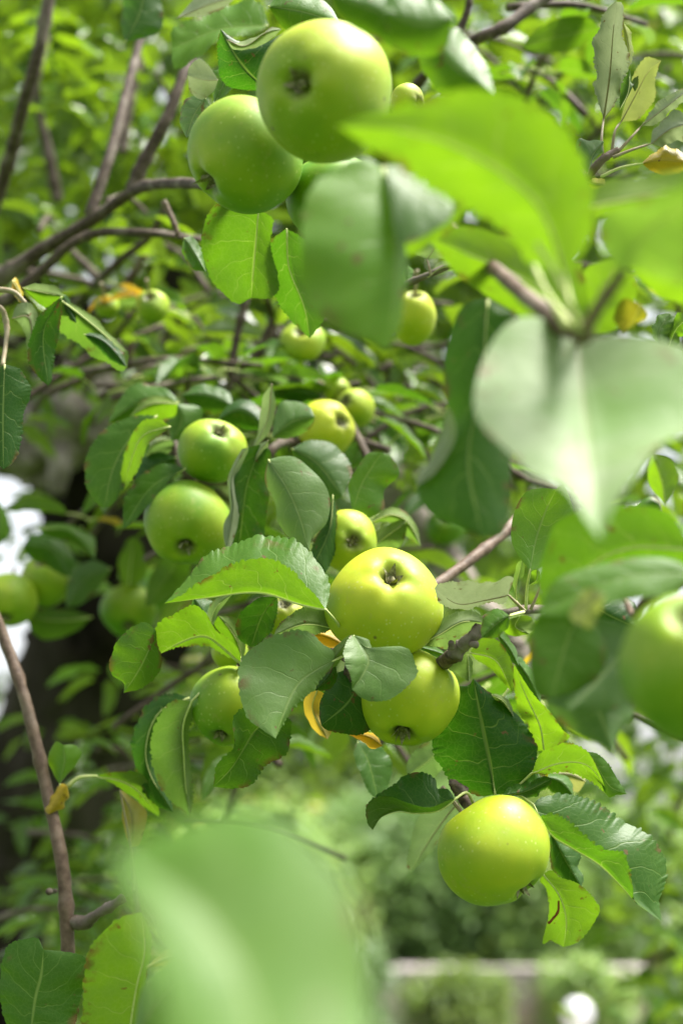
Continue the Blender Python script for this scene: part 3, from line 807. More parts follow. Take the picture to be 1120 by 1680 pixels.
leaf(.868, [(686,1058),(720,1041),(758,1020),(793,1021)], [(700,1043),(716,1028),(735,1010),(765,1002),(787,1009)], [(708,1060),(738,1062),(757,1049),(780,1033)], 'u', .5, pale=.35, label='downy leaf with whitish veins behind the spur')
leaf(.845, [(833,976),(795,984),(750,990),(712,965)], [(841,949),(815,951),(780,957),(740,955),(720,957)], [(825,990),(800,988),(756,1000),(725,991)], 'u', .7, pale=1.0, dA=-1, dB=.6, rip=.06, label='whitish curled leaf at the right of the largest sharp apple', pet=[(860,1002,2)])
leaf(.88, [(869,936),(879,885),(893,842),(912,802)], [(852,915),(840,893),(838,866),(844,837),(862,808),(882,801)], [(886,932),(904,911),(921,880),(938,868),(941,845),(934,816),(922,794)], 't', .75, dA=.6, dB=-.3, teeth=0, zm=.6, arch=.08,
     pet=[(862,1000,1),(864,965,.5)], label='light green upright leaf on a pale stalk')
leaf(.90, [(845,985),(848,950),(856,920)], [(841,955),(848,925)], [(855,955),(860,930)], 'u', .6, teeth=0, pale=.2, M=3, pet=[(856,1000)])
leaf(.90, [(866,960),(880,950),(880,932)], [(870,940)], [(884,955),(885,940)], 'u', .7, teeth=0, M=3)
leaf(.89, [(892,945),(905,905),(925,876),(934,866)], [(897,915),(912,880)], [(905,920),(925,892)], 'u', .6, teeth=0, M=3, pale=.6, pet=[(870,1000),(885,965)])
leaf(.80, [(835,1010),(812,1025),(790,1046)], [(815,998),(795,1010),(788,1030)], [(832,1030),(812,1046)], 't', .45, teeth=14, M=4, pet=[(858,1004,5)])
leaf(.90, [(852,1010),(845,1028),(868,1040)], [(870,1012),(878,1030)], [(828,1020),(826,1035),(845,1044)], 'u', .7, teeth=0, M=4)
leaf(.86, [(767,1074),(768,1095),(769,1118)], [(750,1080),(735,1095),(748,1106)], [(774,1085),(775,1100)], 'u', .5, pale=.35, M=4)
leaf(.89, [(806,1139),(825,1150),(842,1176)], [(818,1139),(837,1153)], [(815,1150),(830,1168)], 'u', .7, pale=.3, teeth=0, M=3, pet=[(835,1130,1),(818,1148,.5)])
leaf(.90, [(683,1060),(708,1068),(732,1075)], [(705,1061),(722,1066)], [(700,1072),(720,1079)], 't', .2, teeth=12, M=4)
# right of the lowest apple
leaf(.875, [(874,1320),(903,1368),(938,1391),(982,1418),(1019,1454),(1046,1484),(1084,1511)], [(887,1309),(919,1304),(950,1309),(991,1329),(1024,1346),(1051,1365),(1078,1392),(1092,1418),(1089,1451),(1080,1477)],
     [(882,1338),(908,1337),(932,1350),(965,1377),(991,1396),(1018,1400),(1029,1416),(1037,1456),(1040,1478),(1063,1497)], 't', .20, dA=1.5, dB=-1.0, teeth=34, arch=.12, rip=.05, pet=[(845,1300,1)], label='long dark leaf right of the lowest apple, its near edge folded up')
leaf(.92, [(903,1366),(926,1410),(953,1457)], [(930,1383),(951,1400),(949,1422),(955,1442)], [(900,1393),(908,1428),(926,1446)], 't', .12, rip=.08, label='dark crinkled leaf behind the folded one')
H34 = leaf(.895, [(890,1434),(916,1468),(928,1510),(924,1554)], [(903,1428),(917,1440),(947,1450),(968,1469),(982,1492),(974,1515),(960,1531),(943,1547)],
     [(886,1446),(898,1461),(900,1501),(890,1546),(905,1544)], 'u', .65, dA=.5, dB=.5, label='hanging leaf with a rusty scar below the lowest apple')
tube('scar', PL([(916,1478,.8935), (915,1495,.8935), (908,1505,.8935), (899,1515,.8945)], 10), np.linspace(.0007, .0009, 11), H34, M_SCAR, 6, .5, 500)
# ---- below the top pair of apples
leaf(.92, [(424,345),(420,400),(415,450),(412,489)], [(385,322),(358,332),(340,358),(331,402),(341,447),(362,476),(390,498)], [(446,360),(443,406),(452,440),(456,475),(440,489)], 'u', .32, dA=.6, dB=.6, teeth=30, ribw=.9, label='toothed leaf with yellow veins beneath the left top apple')
leaf(.935, [(470,375),(474,440),(498,500),(508,555)], [(443,400),(448,450),(459,500),(484,531)], [(505,400),(514,440),(528,490),(531,522)], 'u', .2, dA=.4, dB=.8, teeth=28, ribw=.8, label='pointed darker leaf beside the yellow-veined one')
leaf(.95, [(302,390),(315,412),(338,446)], [(318,390),(332,415)], [(300,415),(316,440)], 't', .4)
leaf(.82, [(358,131),(335,131),(308,124)], [(345,112),(328,97),(311,110)], [(350,150),(332,162),(313,152)], 'u', .4, pale=1, dA=.3, dB=.3, label='pale downy leaf left of the top apples')
leaf(.84, [(338,160),(318,190),(306,226)], [(315,158),(297,178),(297,205)], [(350,190),(330,220)], 't', .3, pale=.12)
leaf(.83, [(442,150),(398,108),(362,48)], [(372,140),(359,100),(358,68)], [(465,58),(430,74),(388,66)], 't', .0, dA=.8, dB=.6, label='dark leaf with curled pale margin left of the top apple')
leaf(.815, [(372,66),(402,76),(436,54),(462,48)], [(390,70),(420,60),(445,45)], [(385,82),(412,80),(445,64)], 'u', .5, pale=.6, teeth=0, M=3)
leaf(.90, [(352,170),(375,120),(372,105)], [(345,125)], [(385,140)], 't', .5, teeth=0, M=3)
leaf(1.02, [(440,42),(362,48),(282,80)], [(425,8),(380,4),(330,30),(286,48)], [(428,50),(380,62),(330,88),(288,108)], 't', .8, dA=.8, dB=-.8, rip=.09, label='bright wavy leaf at the top left of the top apple')
leaf(1.0, [(290,30),(350,5),(390,-5)], [(340,-20)], [(350,22)], 'u', .5, pale=1, teeth=0)
leaf(1.1, [(205,70),(230,20),(240,-30)], [(200,30),(210,-20)], [(262,50),(262,0)], 't', .15)
# left edge group
leaf(.965, [(38,472),(75,480),(106,486)], [(58,466),(92,470)], [(58,492),(85,506)], 'u', .45)
leaf(.95, [(20,522),(48,520),(52,560),(46,596)], [(28,502),(48,497),(60,515),(58,545)], [(34,530),(44,560)], 'u', .4, pale=.5, M=4, label='greyish curled leaf at the left edge')
leaf(.94, [(102,486),(72,545),(80,633)], [(99,530),(92,566),(86,602),(85,622)], [(66,518),(50,558),(48,590),(62,616)], 't', .08, dA=.5, dB=-.4, label='dark pointed leaf at the left edge')
leaf(.98, [(98,490),(140,522),(185,562),(209,602)], [(128,504),(160,528),(190,558),(208,578)], [(98,545),(130,562),(165,590),(198,608)], 'u', .5, rip=.08, pale=.1, label='olive leaf trailing right of the dark pointed one')
leaf(.97, [(138,548),(172,562),(208,602)], [(160,548),(195,572)], [(150,560),(185,592)], 't', .0, M=4)
leaf(.97, [(103,484),(113,510),(126,530)], [(110,486),(122,508)], [(103,500),(114,522)], 't', .0, M=4)
leaf(.91, [(8,598),(6,670),(6,770)], [(32,606),(46,628),(50,648),(38,680),(33,730),(22,758)], [(-20,620),(-38,680),(-20,740)], 't', .12, dA=.5, dB=.5, label='glossy dark leaf cut by the left edge')
leaf(.955, [(20,460),(32,480),(36,496)], [(27,456),(38,480)], [(20,475),(30,494)], 't', .5, dry=.7, teeth=0, M=3, label='tiny yellow curled leaf')
# upper right shoot
leaf(.88, [(989,196),(999,125),(1004,62),(1010,2)], [(979,150),(975,112),(978,62),(988,25)], [(1006,170),(1022,132),(1028,100),(1022,62),(1020,10)], 'u', .35, dA=-1.3, dB=-.9, pale=1.0, rip=.10, arch=.35, pet=[(989,262),(986,230)], label='tall shrivelled silvery leaf at the top right')
leaf(.885, [(1018,130),(1030,85),(1022,36)], [(1035,100),(1035,60)], [(1020,85),(1018,50)], 't', .8, dry=.25, M=3, teeth=16)
leaf(.89, [(1017,201),(1042,155),(1062,118),(1084,99)], [(1026,165),(1038,125),(1058,96)], [(1048,192),(1072,162),(1073,132),(1079,110)], 'u', .5, pale=.45, dry=.15, dA=.4, dB=.4, label='pale downy leaf with a yellow tip at the top right', pet=[(1003,248),(1008,215)])
leaf(.878, [(1016,180),(1030,150),(1032,112)], [(1018,130)], [(1046,120),(1040,150)], 't', .35, M=4)
leaf(.88, [(1050,208),(1080,186),(1135,142)], [(1068,182),(1105,150)], [(1072,202),(1110,176)], 'u', .35, pale=.8, rip=.09, arch=.3, M=5, pet=[(1012,250),(1035,225)], label='whitish rolled leaf, upper of two at the right edge')
leaf(.875, [(1066,236),(1098,212),(1140,200)], [(1075,208),(1110,182)], [(1090,238),(1130,225)], 'u', .35, pale=.85, rip=.1, arch=.3, M=5, pet=[(1005,258),(1035,246)], label='whitish rolled leaf, lower of two at the right edge')
leaf(.88, [(1052,268),(1086,262),(1135,268)], [(1075,248),(1105,242)], [(1072,282),(1105,288)], 't', .3, dry=.6, M=5, rip=.07, pet=[(985,290),(1015,276)], label='yellow-brown leaf at the right edge')
leaf(.86, [(963,285),(972,255),(990,232)], [(948,260),(945,238),(962,228)], [(968,268),(985,250)], 't', .3, rip=.1, M=5, pale=.2)
leaf(.88, [(962,298),(975,302),(993,304)], [(975,292),(990,294)], [(972,312),(988,312)], 'u', .9, dry=.3, M=3, teeth=0)
# silvery rosette on the twig
leaf(.93, [(700,425),(720,400),(755,388)], [(678,412),(690,392),(720,384)], [(722,424),(745,414),(757,400)], 'u', .6, pale=.45, rip=.09, pet=[(706,452),(704,440)], label='small silvery leaf on the twig left of the blurred branch')
leaf(.935, [(668,408),(678,400),(690,392)], [(668,398)], [(680,412)], 't', .3, pale=.4, M=3, teeth=0)
leaf(.945, [(700,455),(722,440),(758,432)], [(722,430),(745,425)], [(725,448),(750,440)], 'u', .6, pale=.2, M=3, teeth=12)
leaf(.96, [(668,462),(664,448),(668,434)], [(658,448)], [(680,448)], 't', .6, M=3, teeth=0)
leaf(.96, [(770,412),(785,392),(800,385)], [(772,392)], [(800,402)], 't', .3, M=3, teeth=12)
leaf(.90, [(1085,575),(1080,545),(1098,515)], [(1072,555),(1075,520)], [(1095,560),(1112,530)], 't', .4, rip=.1, M=5, pale=.2)
leaf(.90, [(1095,570),(1108,540),(1130,520)], [(1092,545),(1112,515)], [(1115,560)], 'u', .5, rip=.1, M=5)
# ---- the cluster behind, round the two apples at upper left
leaf(1.02, [(258,682),(215,718),(186,770),(171,834)], [(225,683),(187,695),(165,714),(142,752),(142,794),(156,822)], [(255,700),(240,740),(222,775),(198,803),(186,826)], 't', .32, dA=.5, dB=-.4, arch=.14, label='big glossy leaf left of the small upper apple')
leaf(1.0, [(280,700),(237,714),(218,750),(203,806)], [(258,688),(232,694),(210,730),(200,775)], [(262,714),(244,728),(226,768)], 'u', .75, dA=.5, dB=-.5, label='narrow bright fold over the big glossy leaf')
leaf(1.08, [(294,660),(240,655),(178,693)], [(275,640),(240,631),(212,637),(192,665)], [(280,670),(250,678),(215,690)], 't', .4)
leaf(1.06, [(292,662),(250,662),(213,684)], [(270,650),(235,656)], [(285,682),(250,692),(225,692)], 'u', .65)
leaf(1.08, [(290,662),(298,690),(282,724)], [(278,680),(276,705)], [(325,668),(332,690),(312,715)], 't', .4)
leaf(1.1, [(385,668),(340,648),(298,648)], [(370,640),(330,632)], [(360,678),(325,672)], 't', .25)
leaf(1.06, [(356,690),(395,672),(437,702)], [(372,668),(400,656),(425,668)], [(380,695),(410,705)], 't', .12)
leaf(1.02, [(305,768),(248,800),(202,868)], [(268,762),(228,785),(206,815),(203,842)], [(285,780),(252,818),(222,852)], 't', .35, dA=.6, dB=-.4)
leaf(1.1, [(290,750),(255,765),(222,795)], [(260,742),(228,755)], [(280,775),(250,792)], 't', .0)
leaf(1.1, [(285,720),(255,725),(235,748)], [(262,715),(240,728)], [(280,740),(255,748)], 'u', .4, pale=.3, M=4)
leaf(1.0, [(446,630),(438,690),(414,738)], [(452,670),(440,710)], [(430,655),(424,705)], 'u', .5, pale=.55, M=4, teeth=0, label='narrow silvery leaf standing over the cluster')
leaf(1.02, [(446,718),(480,692),(516,684)], [(455,668),(480,657),(506,666)], [(468,720),(495,712),(513,697)], 't', .3, pale=.12, teeth=0)
C12 = leaf(.985, [(430,728),(404,800),(392,900)], [(398,740),(381,780),(378,815),(388,845),(370,860),(374,895)], [(445,745),(442,800),(436,850),(430,892)], 't', .06, dA=-.8, dB=.6, rip=.07, teeth=0, label='dark leaf with wavy pale margin beside the larger green apple')
leaf(.972, [(402,735),(380,780),(382,835),(372,898)], [(408,738),(389,782),(393,838),(380,895)], [(396,738),(374,782),(378,832),(366,862),(369,892)], 'u', .5, pale=.5, parent=C12, name='leaf_margin', teeth=0, M=3)
leaf(.98, [(440,722),(428,738),(418,756)], [(438,745),(428,758)], [(422,730),(413,742)], 'u', .5, pale=.55, M=3, teeth=0)
leaf(.93, [(440,754),(470,800),(492,850),(507,904)], [(460,749),(487,751),(518,777),(540,814),(536,857),(512,882)], [(434,790),(452,828),(457,860),(482,890)], 't', .55, pale=.22, dA=.6, dB=.6, teeth=0, M=7, arch=.10, label='matt bluish-green leaf over the middle of the rear cluster')
leaf(1.02, [(478,736),(520,760),(562,814)], [(505,724),(543,728),(567,750),(576,778)], [(490,770),(520,810),(545,820)], 't', .28, pale=.08)
leaf(.96, [(546,812),(540,870),(512,932)], [(552,842),(551,890),(536,936)], [(528,862),(508,910)], 't', .1, label='narrow dark leaf left of the yellow-green apple')
leaf(1.0, [(578,838),(594,792),(626,742)], [(571,800),(584,770),(603,744)], [(600,850),(629,835),(630,805),(655,778),(642,750)], 't', .5, dA=-.3, dB=.5, teeth=0)
leaf(1.0, [(605,858),(640,844),(668,856),(690,897)], [(635,835),(665,840),(684,868)], [(640,856),(660,872)], 'u', .6, pale=.15)
leaf(1.0, [(612,895),(640,875),(668,855)], [(620,872),(648,856)], [(640,905),(662,885)], 'u', .65, pale=.2)
leaf(1.15, [(570,770),(590,740),(590,715)], [(568,740)], [(604,760),(602,735)], 't', .5)
leaf(1.2, [(440,650),(480,640),(530,650)], [(480,625)], [(490,660)], 't', .3)
# ---- left: round the rear pair of apples in front of the trunk
leaf(1.32, [(115,950),(85,900),(38,895)], [(122,915),(95,880),(55,878)], [(80,930),(50,915)], 't', .35)
leaf(1.30, [(60,868),(115,870),(156,917)], [(95,860),(130,866),(155,885)], [(85,882),(120,890)], 't', .55)
leaf(1.34, [(183,932),(142,950),(108,997)], [(150,920),(115,945)], [(170,955),(135,990)], 't', .4, pale=.12)
leaf(1.36, [(152,1012),(100,1018),(42,1012)], [(110,1000),(60,1000)], [(115,1040),(65,1046)], 'u', .35)
leaf(1.3, [(-10,900),(0,860),(-5,820)], [(12,880),(12,845)], [(-20,860)], 't', .6)
leaf(1.4, [(210,980),(215,925),(222,880)], [(195,930),(208,890)], [(240,940),(232,895)], 'u', .5)
# ---- lower left
leaf(.83, [(50,1700),(58,1640),(68,1600),(72,1558)], [(20,1695),(4,1650),(1,1600),(8,1565),(18,1549),(60,1539)], [(115,1690),(130,1645),(142,1600),(139,1571),(108,1562)], 't', .3, dA=.6, dB=.4, arch=.12, label='large glossy leaf in the lower left corner')
BL2 = leaf(.80, [(212,1700),(225,1620),(238,1560),(231,1497)], [(142,1700),(138,1640),(146,1566),(169,1531),(203,1504)], [(224,1690),(236,1620),(246,1560),(243,1522)], 'u', .62, dA=.6, dB=-.2, teeth=22, arch=.1, label='bright upright leaf with a small red gall on its edge')
import bmesh
bm = bmesh.new(); bmesh.ops.create_icosphere(bm, subdivisions=2, radius=.0022)
for v in bm.verts: v.co *= 1 + .4 * noise.noise(v.co * 900)
me = bpy.data.meshes.new('gall'); bm.to_mesh(me); bm.free()
link('gall', me, P(163, 1550, .805), BL2, M_SPOT)
leaf(.64, [(215,1720),(260,1640),(345,1560)], [(235,1620),(290,1570)], [(285,1700),(340,1610)], 't', .7, pale=.1, teeth=0)
leaf(.75, [(240,1588),(280,1570),(335,1560)], [(270,1560),(310,1550)], [(275,1582),(320,1572)], 'u', .2, dry=.3, pale=.2, teeth=0, M=4)
leaf(.98, [(158,1273),(198,1280),(230,1300),(262,1340)], [(195,1266),(232,1272),(256,1310)], [(185,1284),(214,1305),(245,1328)], 'u', .55, pet=[(112,1290),(130,1276)], dA=-.5, label='arching leaf beside the hanging brown branch', ribw=1.4)
leaf(.98, [(98,1286),(106,1250),(104,1222)], [(84,1262),(80,1238),(92,1217)], [(124,1256),(135,1236),(122,1222)], 't', .85, teeth=0, pet=[(104,1295)], label='small bright heart-shaped leaf beside the hanging branch')
leaf(.97, [(110,1288),(97,1310),(80,1336)], [(100,1287),(84,1308),(75,1328)], [(113,1302),(104,1325)], 't', .6, dry=.85, teeth=0, rip=.1, arch=.3, label='small yellow curled leaf beside the hanging branch')
leaf(.97, [(197,1296),(216,1335),(217,1390)], [(205,1300),(240,1330),(238,1360),(228,1388)], [(200,1330),(206,1370)], 'u', .5, dry=.7, pale=.55, teeth=0, pet=[(220,1460),(220,1420)], label='dried tan leaf hanging by a thread')
# ---- large blurred leaves close to the camera
leaf(.50, [(925,450),(885,340),(790,262),(680,218),(552,205)], [(962,400),(968,335),(955,270),(925,215),(875,175),(810,150),(740,152),(660,175),(595,192)],
     [(880,432),(850,405),(800,355),(740,322),(680,290),(620,250),(580,225)], 'u', .8, dA=1.0, dB=1.0, zt=2, teeth=22, arch=.12, tilt=.9, label='large blurred yellow-green leaf in front of the top apples', pet=[(950,540,2),(935,500,1)])
leaf(.57, [(628,275),(648,370),(652,470),(634,576)], [(590,260),(528,292),(500,340),(495,420),(505,490),(540,532),(596,556)], [(652,320),(664,400),(664,470),(652,535)], 't', .95, tilt=.15, dA=-.8, dB=.5, zm=-.5, zt=-1.8, label='blurred leaf hanging below the top apples')
leaf(.57, [(632,272),(690,320),(742,345)], [(665,272),(710,300),(738,320)], [(640,330),(655,400),(700,385),(735,362)], 't', .3, pale=.15, dB=-.8, zt=-1, teeth=0, label='pale blurred leaf under the yellow-green one')
leaf(.58, [(640,400),(690,390),(770,330)], [(680,350),(740,320)], [(670,420),(740,375)], 'u', .85, teeth=0, M=4)
leaf(.545, [(946,562),(958,680),(972,780),(984,884)], [(928,540),(885,522),(830,532),(792,590),(776,660),(792,705),(835,742),(868,775),(925,800),(958,850)],
     [(985,552),(1050,548),(1120,575),(1175,640),(1150,700),(1085,728),(1050,775),(1015,815)], 't', .9, pale=.5, tilt=.45, zt=-6.0, dA=-.2, dB=-.3, arch=.05, rip=.02, teeth=0, label='very blurred leaf at the right, sky sheen painted in as pale colour', ribw=1.5, pet=[(952,550,-1)])  # pale tint paints in the sheen of the sky
F5 = leaf(.64, [(800,492),(790,620),(768,750),(790,880)], [(760,498),(735,560),(728,640),(742,700),(705,765),(684,800),(702,840),(750,866)], [(850,520),(870,560),(840,640),(835,720),(835,800),(825,875)], 't', .12, dA=.5, dB=.6, zt=-.5, teeth=0, label='dark blurred leaf left of the pale one')
leaf(.628, [(733,665),(732,720),(684,797)], [(746,690),(745,725),(715,775)], [(725,700),(705,750),(684,778)], 'u', .6, pale=.45, parent=F5, name='leaf_margin', teeth=0, M=4, dA=-.3)
leaf(.49, [(1022,446),(1050,392),(1100,350),(1190,310)], [(990,415),(975,372),(1000,345),(1060,325),(1140,292)], [(1050,445),(1110,465),(1180,440)], 't', .72, pale=.12, dA=-1.2, dB=1.5, zt=-2, teeth=0, label='blurred pale leaf at the right edge above the fork')
leaf(.56, [(930,350),(1010,330),(1180,300)], [(985,300),(1080,285),(1160,270)], [(990,352),(1080,350),(1160,340)], 'u', .95, teeth=0)
leaf(.60, [(1020,425),(1080,440),(1180,470)], [(1060,395),(1150,400)], [(1060,470),(1120,500)], 'u', .9, teeth=0)
leaf(.64, [(972,560),(880,470),(700,388)], [(950,440),(860,400),(760,370)], [(900,540),(820,500),(740,440)], 'u', .85, dA=.8, dB=.8, teeth=0, label='yellow-green blurred leaf behind the forked twig')
leaf(.66, [(960,548),(985,480),(1015,425)], [(940,500),(960,440)], [(1010,540),(1045,480)], 'u', .85, teeth=0)
leaf(.68, [(880,560),(900,520),(955,430)], [(850,520),(880,460)], [(945,555),(950,500)], 'u', .9, teeth=0)
leaf(.66, [(1050,500),(1035,530),(1020,545)], [(1022,490),(1005,520)], [(1060,520)], 'u', .2, dry=.35, teeth=0)
leaf(.66, [(812,158),(745,110),(688,48)], [(800,118),(765,60),(725,46)], [(770,155),(720,150),(690,100)], 't', .5, teeth=20, label='blurred toothed leaf right of the top apple')
leaf(.60, [(745,30),(690,40),(630,20)], [(730,80),(690,92),(640,60)], [(700,-10),(640,-20)], 't', .45, teeth=0)
leaf(.62, [(700,60),(620,20),(540,-10)], [(680,95),(610,60),(560,30)], [(650,-10),(590,-30)], 't', .5, teeth=0)
leaf(.92, [(440,10),(500,20),(560,40)], [(470,-20),(530,0)], [(470,50),(520,60)], 't', .5, teeth=0)
# right side in front of the big blurred apple
leaf(.645, [(1135,900),(1010,905),(888,990)], [(1090,838),(1000,830),(920,850),(893,900),(882,950)], [(1100,955),(1000,965),(930,985)], 'u', .35, teeth=0, dA=.6, label='dark blurred leaf above the big blurred apple')
leaf(.60, [(1140,940),(1020,948),(880,1005)], [(1090,915),(1000,922),(915,950)], [(1100,975),(1020,985),(925,1010)], 't', .6, teeth=0, dA=.5, dB=-.5, label='blurred leaf band crossing over the big blurred apple')
leaf(.62, [(958,1000),(930,1050),(905,1145)], [(905,990),(872,1035),(868,1095),(880,1140)], [(990,1045),(992,1085),(965,1125)], 't', .5, teeth=0, dA=-.5)
leaf(.64, [(1050,1030),(1005,1090),(935,1165)], [(975,1015),(925,1050),(895,1105),(900,1150)], [(1070,1060),(1045,1130),(1000,1165)], 't', .35, pale=.15, teeth=0, zt=-2)
leaf(.66, [(955,1110),(985,1175),(1005,1236)], [(895,1135),(912,1180),(955,1208),(985,1222)], [(1035,1125),(1038,1170),(1014,1202)], 't', .4, pale=.12, teeth=0, zt=-1)
leaf(.66, [(1030,1180),(1025,1120),(1030,1060)], [(1005,1130),(1010,1080)], [(1060,1140),(1055,1080)], 'u', .7, teeth=0)
leaf(.55, [(992,975),(972,990),(950,1025)], [(965,965),(940,990),(935,1015)], [(985,1000),(968,1030)], 'u', .5, pale=.4, dry=.15, teeth=0, M=4)
leaf(.80, [(960,985),(1000,1010),(1045,1030)], [(1000,975),(1040,990)], [(960,1030),(1010,1055)], 't', .0, teeth=0)
leaf(.74, [(1090,830),(1085,790),(1070,745)], [(1062,790),(1065,760)], [(1112,790),(1100,755)], 'u', .85, teeth=0)
leaf(.74, [(1010,900),(1040,860),(1090,850)], [(1020,850),(1070,815)], [(1060,900),(1100,880)], 't', .5, teeth=0)
# the nearest leaf, bottom
leaf(.255, [(430,1900),(418,1660),(330,1500),(190,1392)], [(620,1860),(612,1640),(595,1510),(550,1425),(490,1362),(425,1334),(345,1332),(260,1362)],
     [(250,1860),(270,1680),(240,1540),(200,1450)], 't', .75, tilt=.5, pale=.12, dA=.6, dB=-.6, zt=1.5, zm=0, teeth=0, M=8, arch=.10, label='nearest leaf, a huge soft green blur at the bottom', pet=[(470,2150,1)], ribw=.8)

# ------------------------------------------------------------------ apples
def apple(x, y, z, dia_px, cal, toward=1, ripe=.35, hr=.84, label='', group='green apples hanging on the tree', stalk=.018, squash=1.0, seed=0):
    """cal: where its eye end shows, as (dx, dy) in radii; toward +1 when the eye faces the camera"""
    c = P(x, y, z)
    rad = dia_px / 2 / K * z
    dx, dy = cal
    l = math.hypot(dx, dy)
    if l > .97: dx, dy = dx / l * .97, dy / l * .97
    dz = math.sqrt(max(0, 1 - dx * dx - dy * dy)) * toward
    ax = (RIGHT * dx - UP * dy - FWD * dz).normalized()       # eye direction
    q = (-ax).to_track_quat('Z', 'Y').to_matrix()              # +Z = stalk end
    r = random.Random(seed + 5)
    nu, nv = 64, 48
    V = []
    ph0 = r.uniform(0, 6.3)
    for i in range(nv + 1):
        a = math.pi * i / nv
        for j in range(nu):
            b = 2 * math.pi * j / nu
            rr = math.sin(a) ** .92 if 0 < i < nv else 0
            h = math.cos(a) * hr
            low = max(0, -math.cos(a))
            rr *= 1 - .07 * low ** 1.5
            rr *= 1 + .018 * math.cos(5 * b + ph0) * (low ** 2 + .25) + .02 * math.cos(2 * b + ph0 * 2) + .015 * math.cos(3 * b + ph0)
            if math.cos(a) > 0: h -= .34 * math.exp(-(rr / .26) ** 2)
            else: h += .24 * math.exp(-(rr / .22) ** 2) + .02 * math.cos(5 * b + ph0) * math.exp(-((rr - .4) / .2) ** 2)
            p = Vector((rr * math.cos(b), rr * math.sin(b), h))
            p *= 1 + .055 * noise.noise(p * 1.3 + Vector((seed * 3.1, 0, 0)))
            V.append(tuple(p * rad))
    F = [(i * nu + j, (i + 1) * nu + j, (i + 1) * nu + (j + 1) % nu, i * nu + (j + 1) % nu) for i in range(nv) for j in range(nu)]
    me = mesh_np('apple', V, F)
    o = link('apple', me, c, None, M_APPLE)
    o.rotation_euler = q.to_euler()
    o['ripe'] = float(ripe)
    tag(o, label, 'apple', group)
    # eye: five dry sepals round a dark cup
    Vc, Fc = [], []
    hb = -(hr - .24) * rad
    def add(vs, fs):
        k = len(Vc); Vc.extend(vs); Fc.extend([tuple(i + k for i in f) for f in fs])
    n8 = 10
    vs = [(math.cos(2 * math.pi * k / n8) * rad * .085, math.sin(2 * math.pi * k / n8) * rad * .085, hb - rad * .03) for k in range(n8)] + [(math.cos(2 * math.pi * k / n8) * rad * .05, math.sin(2 * math.pi * k / n8) * rad * .05, hb - rad * .09) for k in range(n8)] + [(0, 0, hb - rad * .02)]
    add(vs, [(k, n8 + k, n8 + (k + 1) % n8, (k + 1) % n8) for k in range(n8)] + [(n8 + k, 2 * n8, n8 + (k + 1) % n8) for k in range(n8)])
    for k in range(5):
        b = 2 * math.pi * k / 5 + ph0 + r.uniform(-.2, .2)
        ln = r.uniform(.26, .36) * rad
        wd = .075 * rad
        u = Vector((math.cos(b), math.sin(b), 0)); s = Vector((-u.y, u.x, 0))
        cv = r.uniform(-.9, .8); ln *= r.uniform(.6, 1.15)
        pts = []
        for m_ in range(6):
            t = m_ / 5
            pos = u * (.07 * rad + ln * (.42 * t + .35 * cv * t * t)) + Vector((0, 0, hb - rad * .02 - ln * (t - .35 * abs(cv) * t * t)))
            wv = wd * (1 - t) ** .8 + .0001
            tw = s * math.cos(cv * t * 2) + u * math.sin(cv * t * 2)
            pts += [tuple(pos - tw * wv), tuple(pos + u * wd * .4 * (1 - t)), tuple(pos + tw * wv)]
        fs = []
        for m_ in range(5):
            for e in (0, 1):
                fs.append((m_ * 3 + e, m_ * 3 + e + 1, m_ * 3 + e + 4, m_ * 3 + e + 3))
        add(pts, fs)
    mc = bpy.data.meshes.new('calyx'); mc.from_pydata(Vc, [], Fc); mc.update()
    mc.polygons.foreach_set('use_smooth', [True] * len(mc.polygons))
    co = bpy.data.objects.new('calyx', mc); COL.objects.link(co); co.parent = o; mc.materials.append(M_CALYX)
    # stalk
    pts = [Vector((0, 0, (hr - .36) * rad)), Vector((.02 * rad, 0, hr * rad * .85)), Vector((.10 * rad, .04 * rad, hr * rad + stalk))]
    V2, F2 = tube_arrays(spline([tuple(p) for p in pts], 8), np.linspace(.0012, .0016, 9), 7)
    ms = bpy.data.meshes.new('stalk'); ms.from_pydata([tuple(v) for v in V2], [], [tuple(dict.fromkeys(f)) for f in F2]); ms.update()
    s_ = bpy.data.objects.new('stalk', ms); COL.objects.link(s_); s_.parent = o; ms.materials.append(M_STALKR)
    return o

apple(531, 151, .735, 226, (-.42, .12), 1, .62, .93, 'large blurred apple at the top, its brown eye facing the camera', seed=1)
apple(402, 255, .80, 194, (-.72, .62), 1, .25, .92, 'blurred green apple leaning on the topmost one, with a small dark spot', seed=2)
apple(545, 325, .83, 150, (.2, .9), 1, .1, .9, 'shaded apple mostly hidden under the two top apples', seed=3)
apple(668, 168, .90, 62, (.75, .2), 1, .7, .85, 'small yellowish apple peeping out right of the top apple', seed=4)
apple(348, 739, 1.04, 112, (.35, -.66), 1, .32, .90, 'small round apple with its eye on top, upper of the stacked pair', seed=5)
apple(307, 858, 1.03, 142, (.04, .62), 1, .28, .95, 'larger green apple directly under the small round one, eye low', seed=6)
apple(535, 703, 1.12, 98, (.6, -.25), 1, .85, .92, 'yellow apple behind the middle of the cluster', seed=7)
apple(570, 888, .985, 102, (.2, .0), 1, .68, .92, 'yellow-green apple with its eye facing forward, above the largest sharp apple', seed=8)
apple(631, 989, .88, 192, (.14, -.66), 1, .78, .83, 'largest sharp apple in the middle, star-like eye on top', seed=9)
apple(668, 1143, .882, 168, (-.14, .76), 1, .62, .92, 'sharp apple just under the largest one, eye at its bottom', seed=10)
apple(376, 1158, .945, 130, (-.2, .76), 1, .30, .97, 'green apple partly behind the broad pale leaf, eye at its bottom', seed=11)
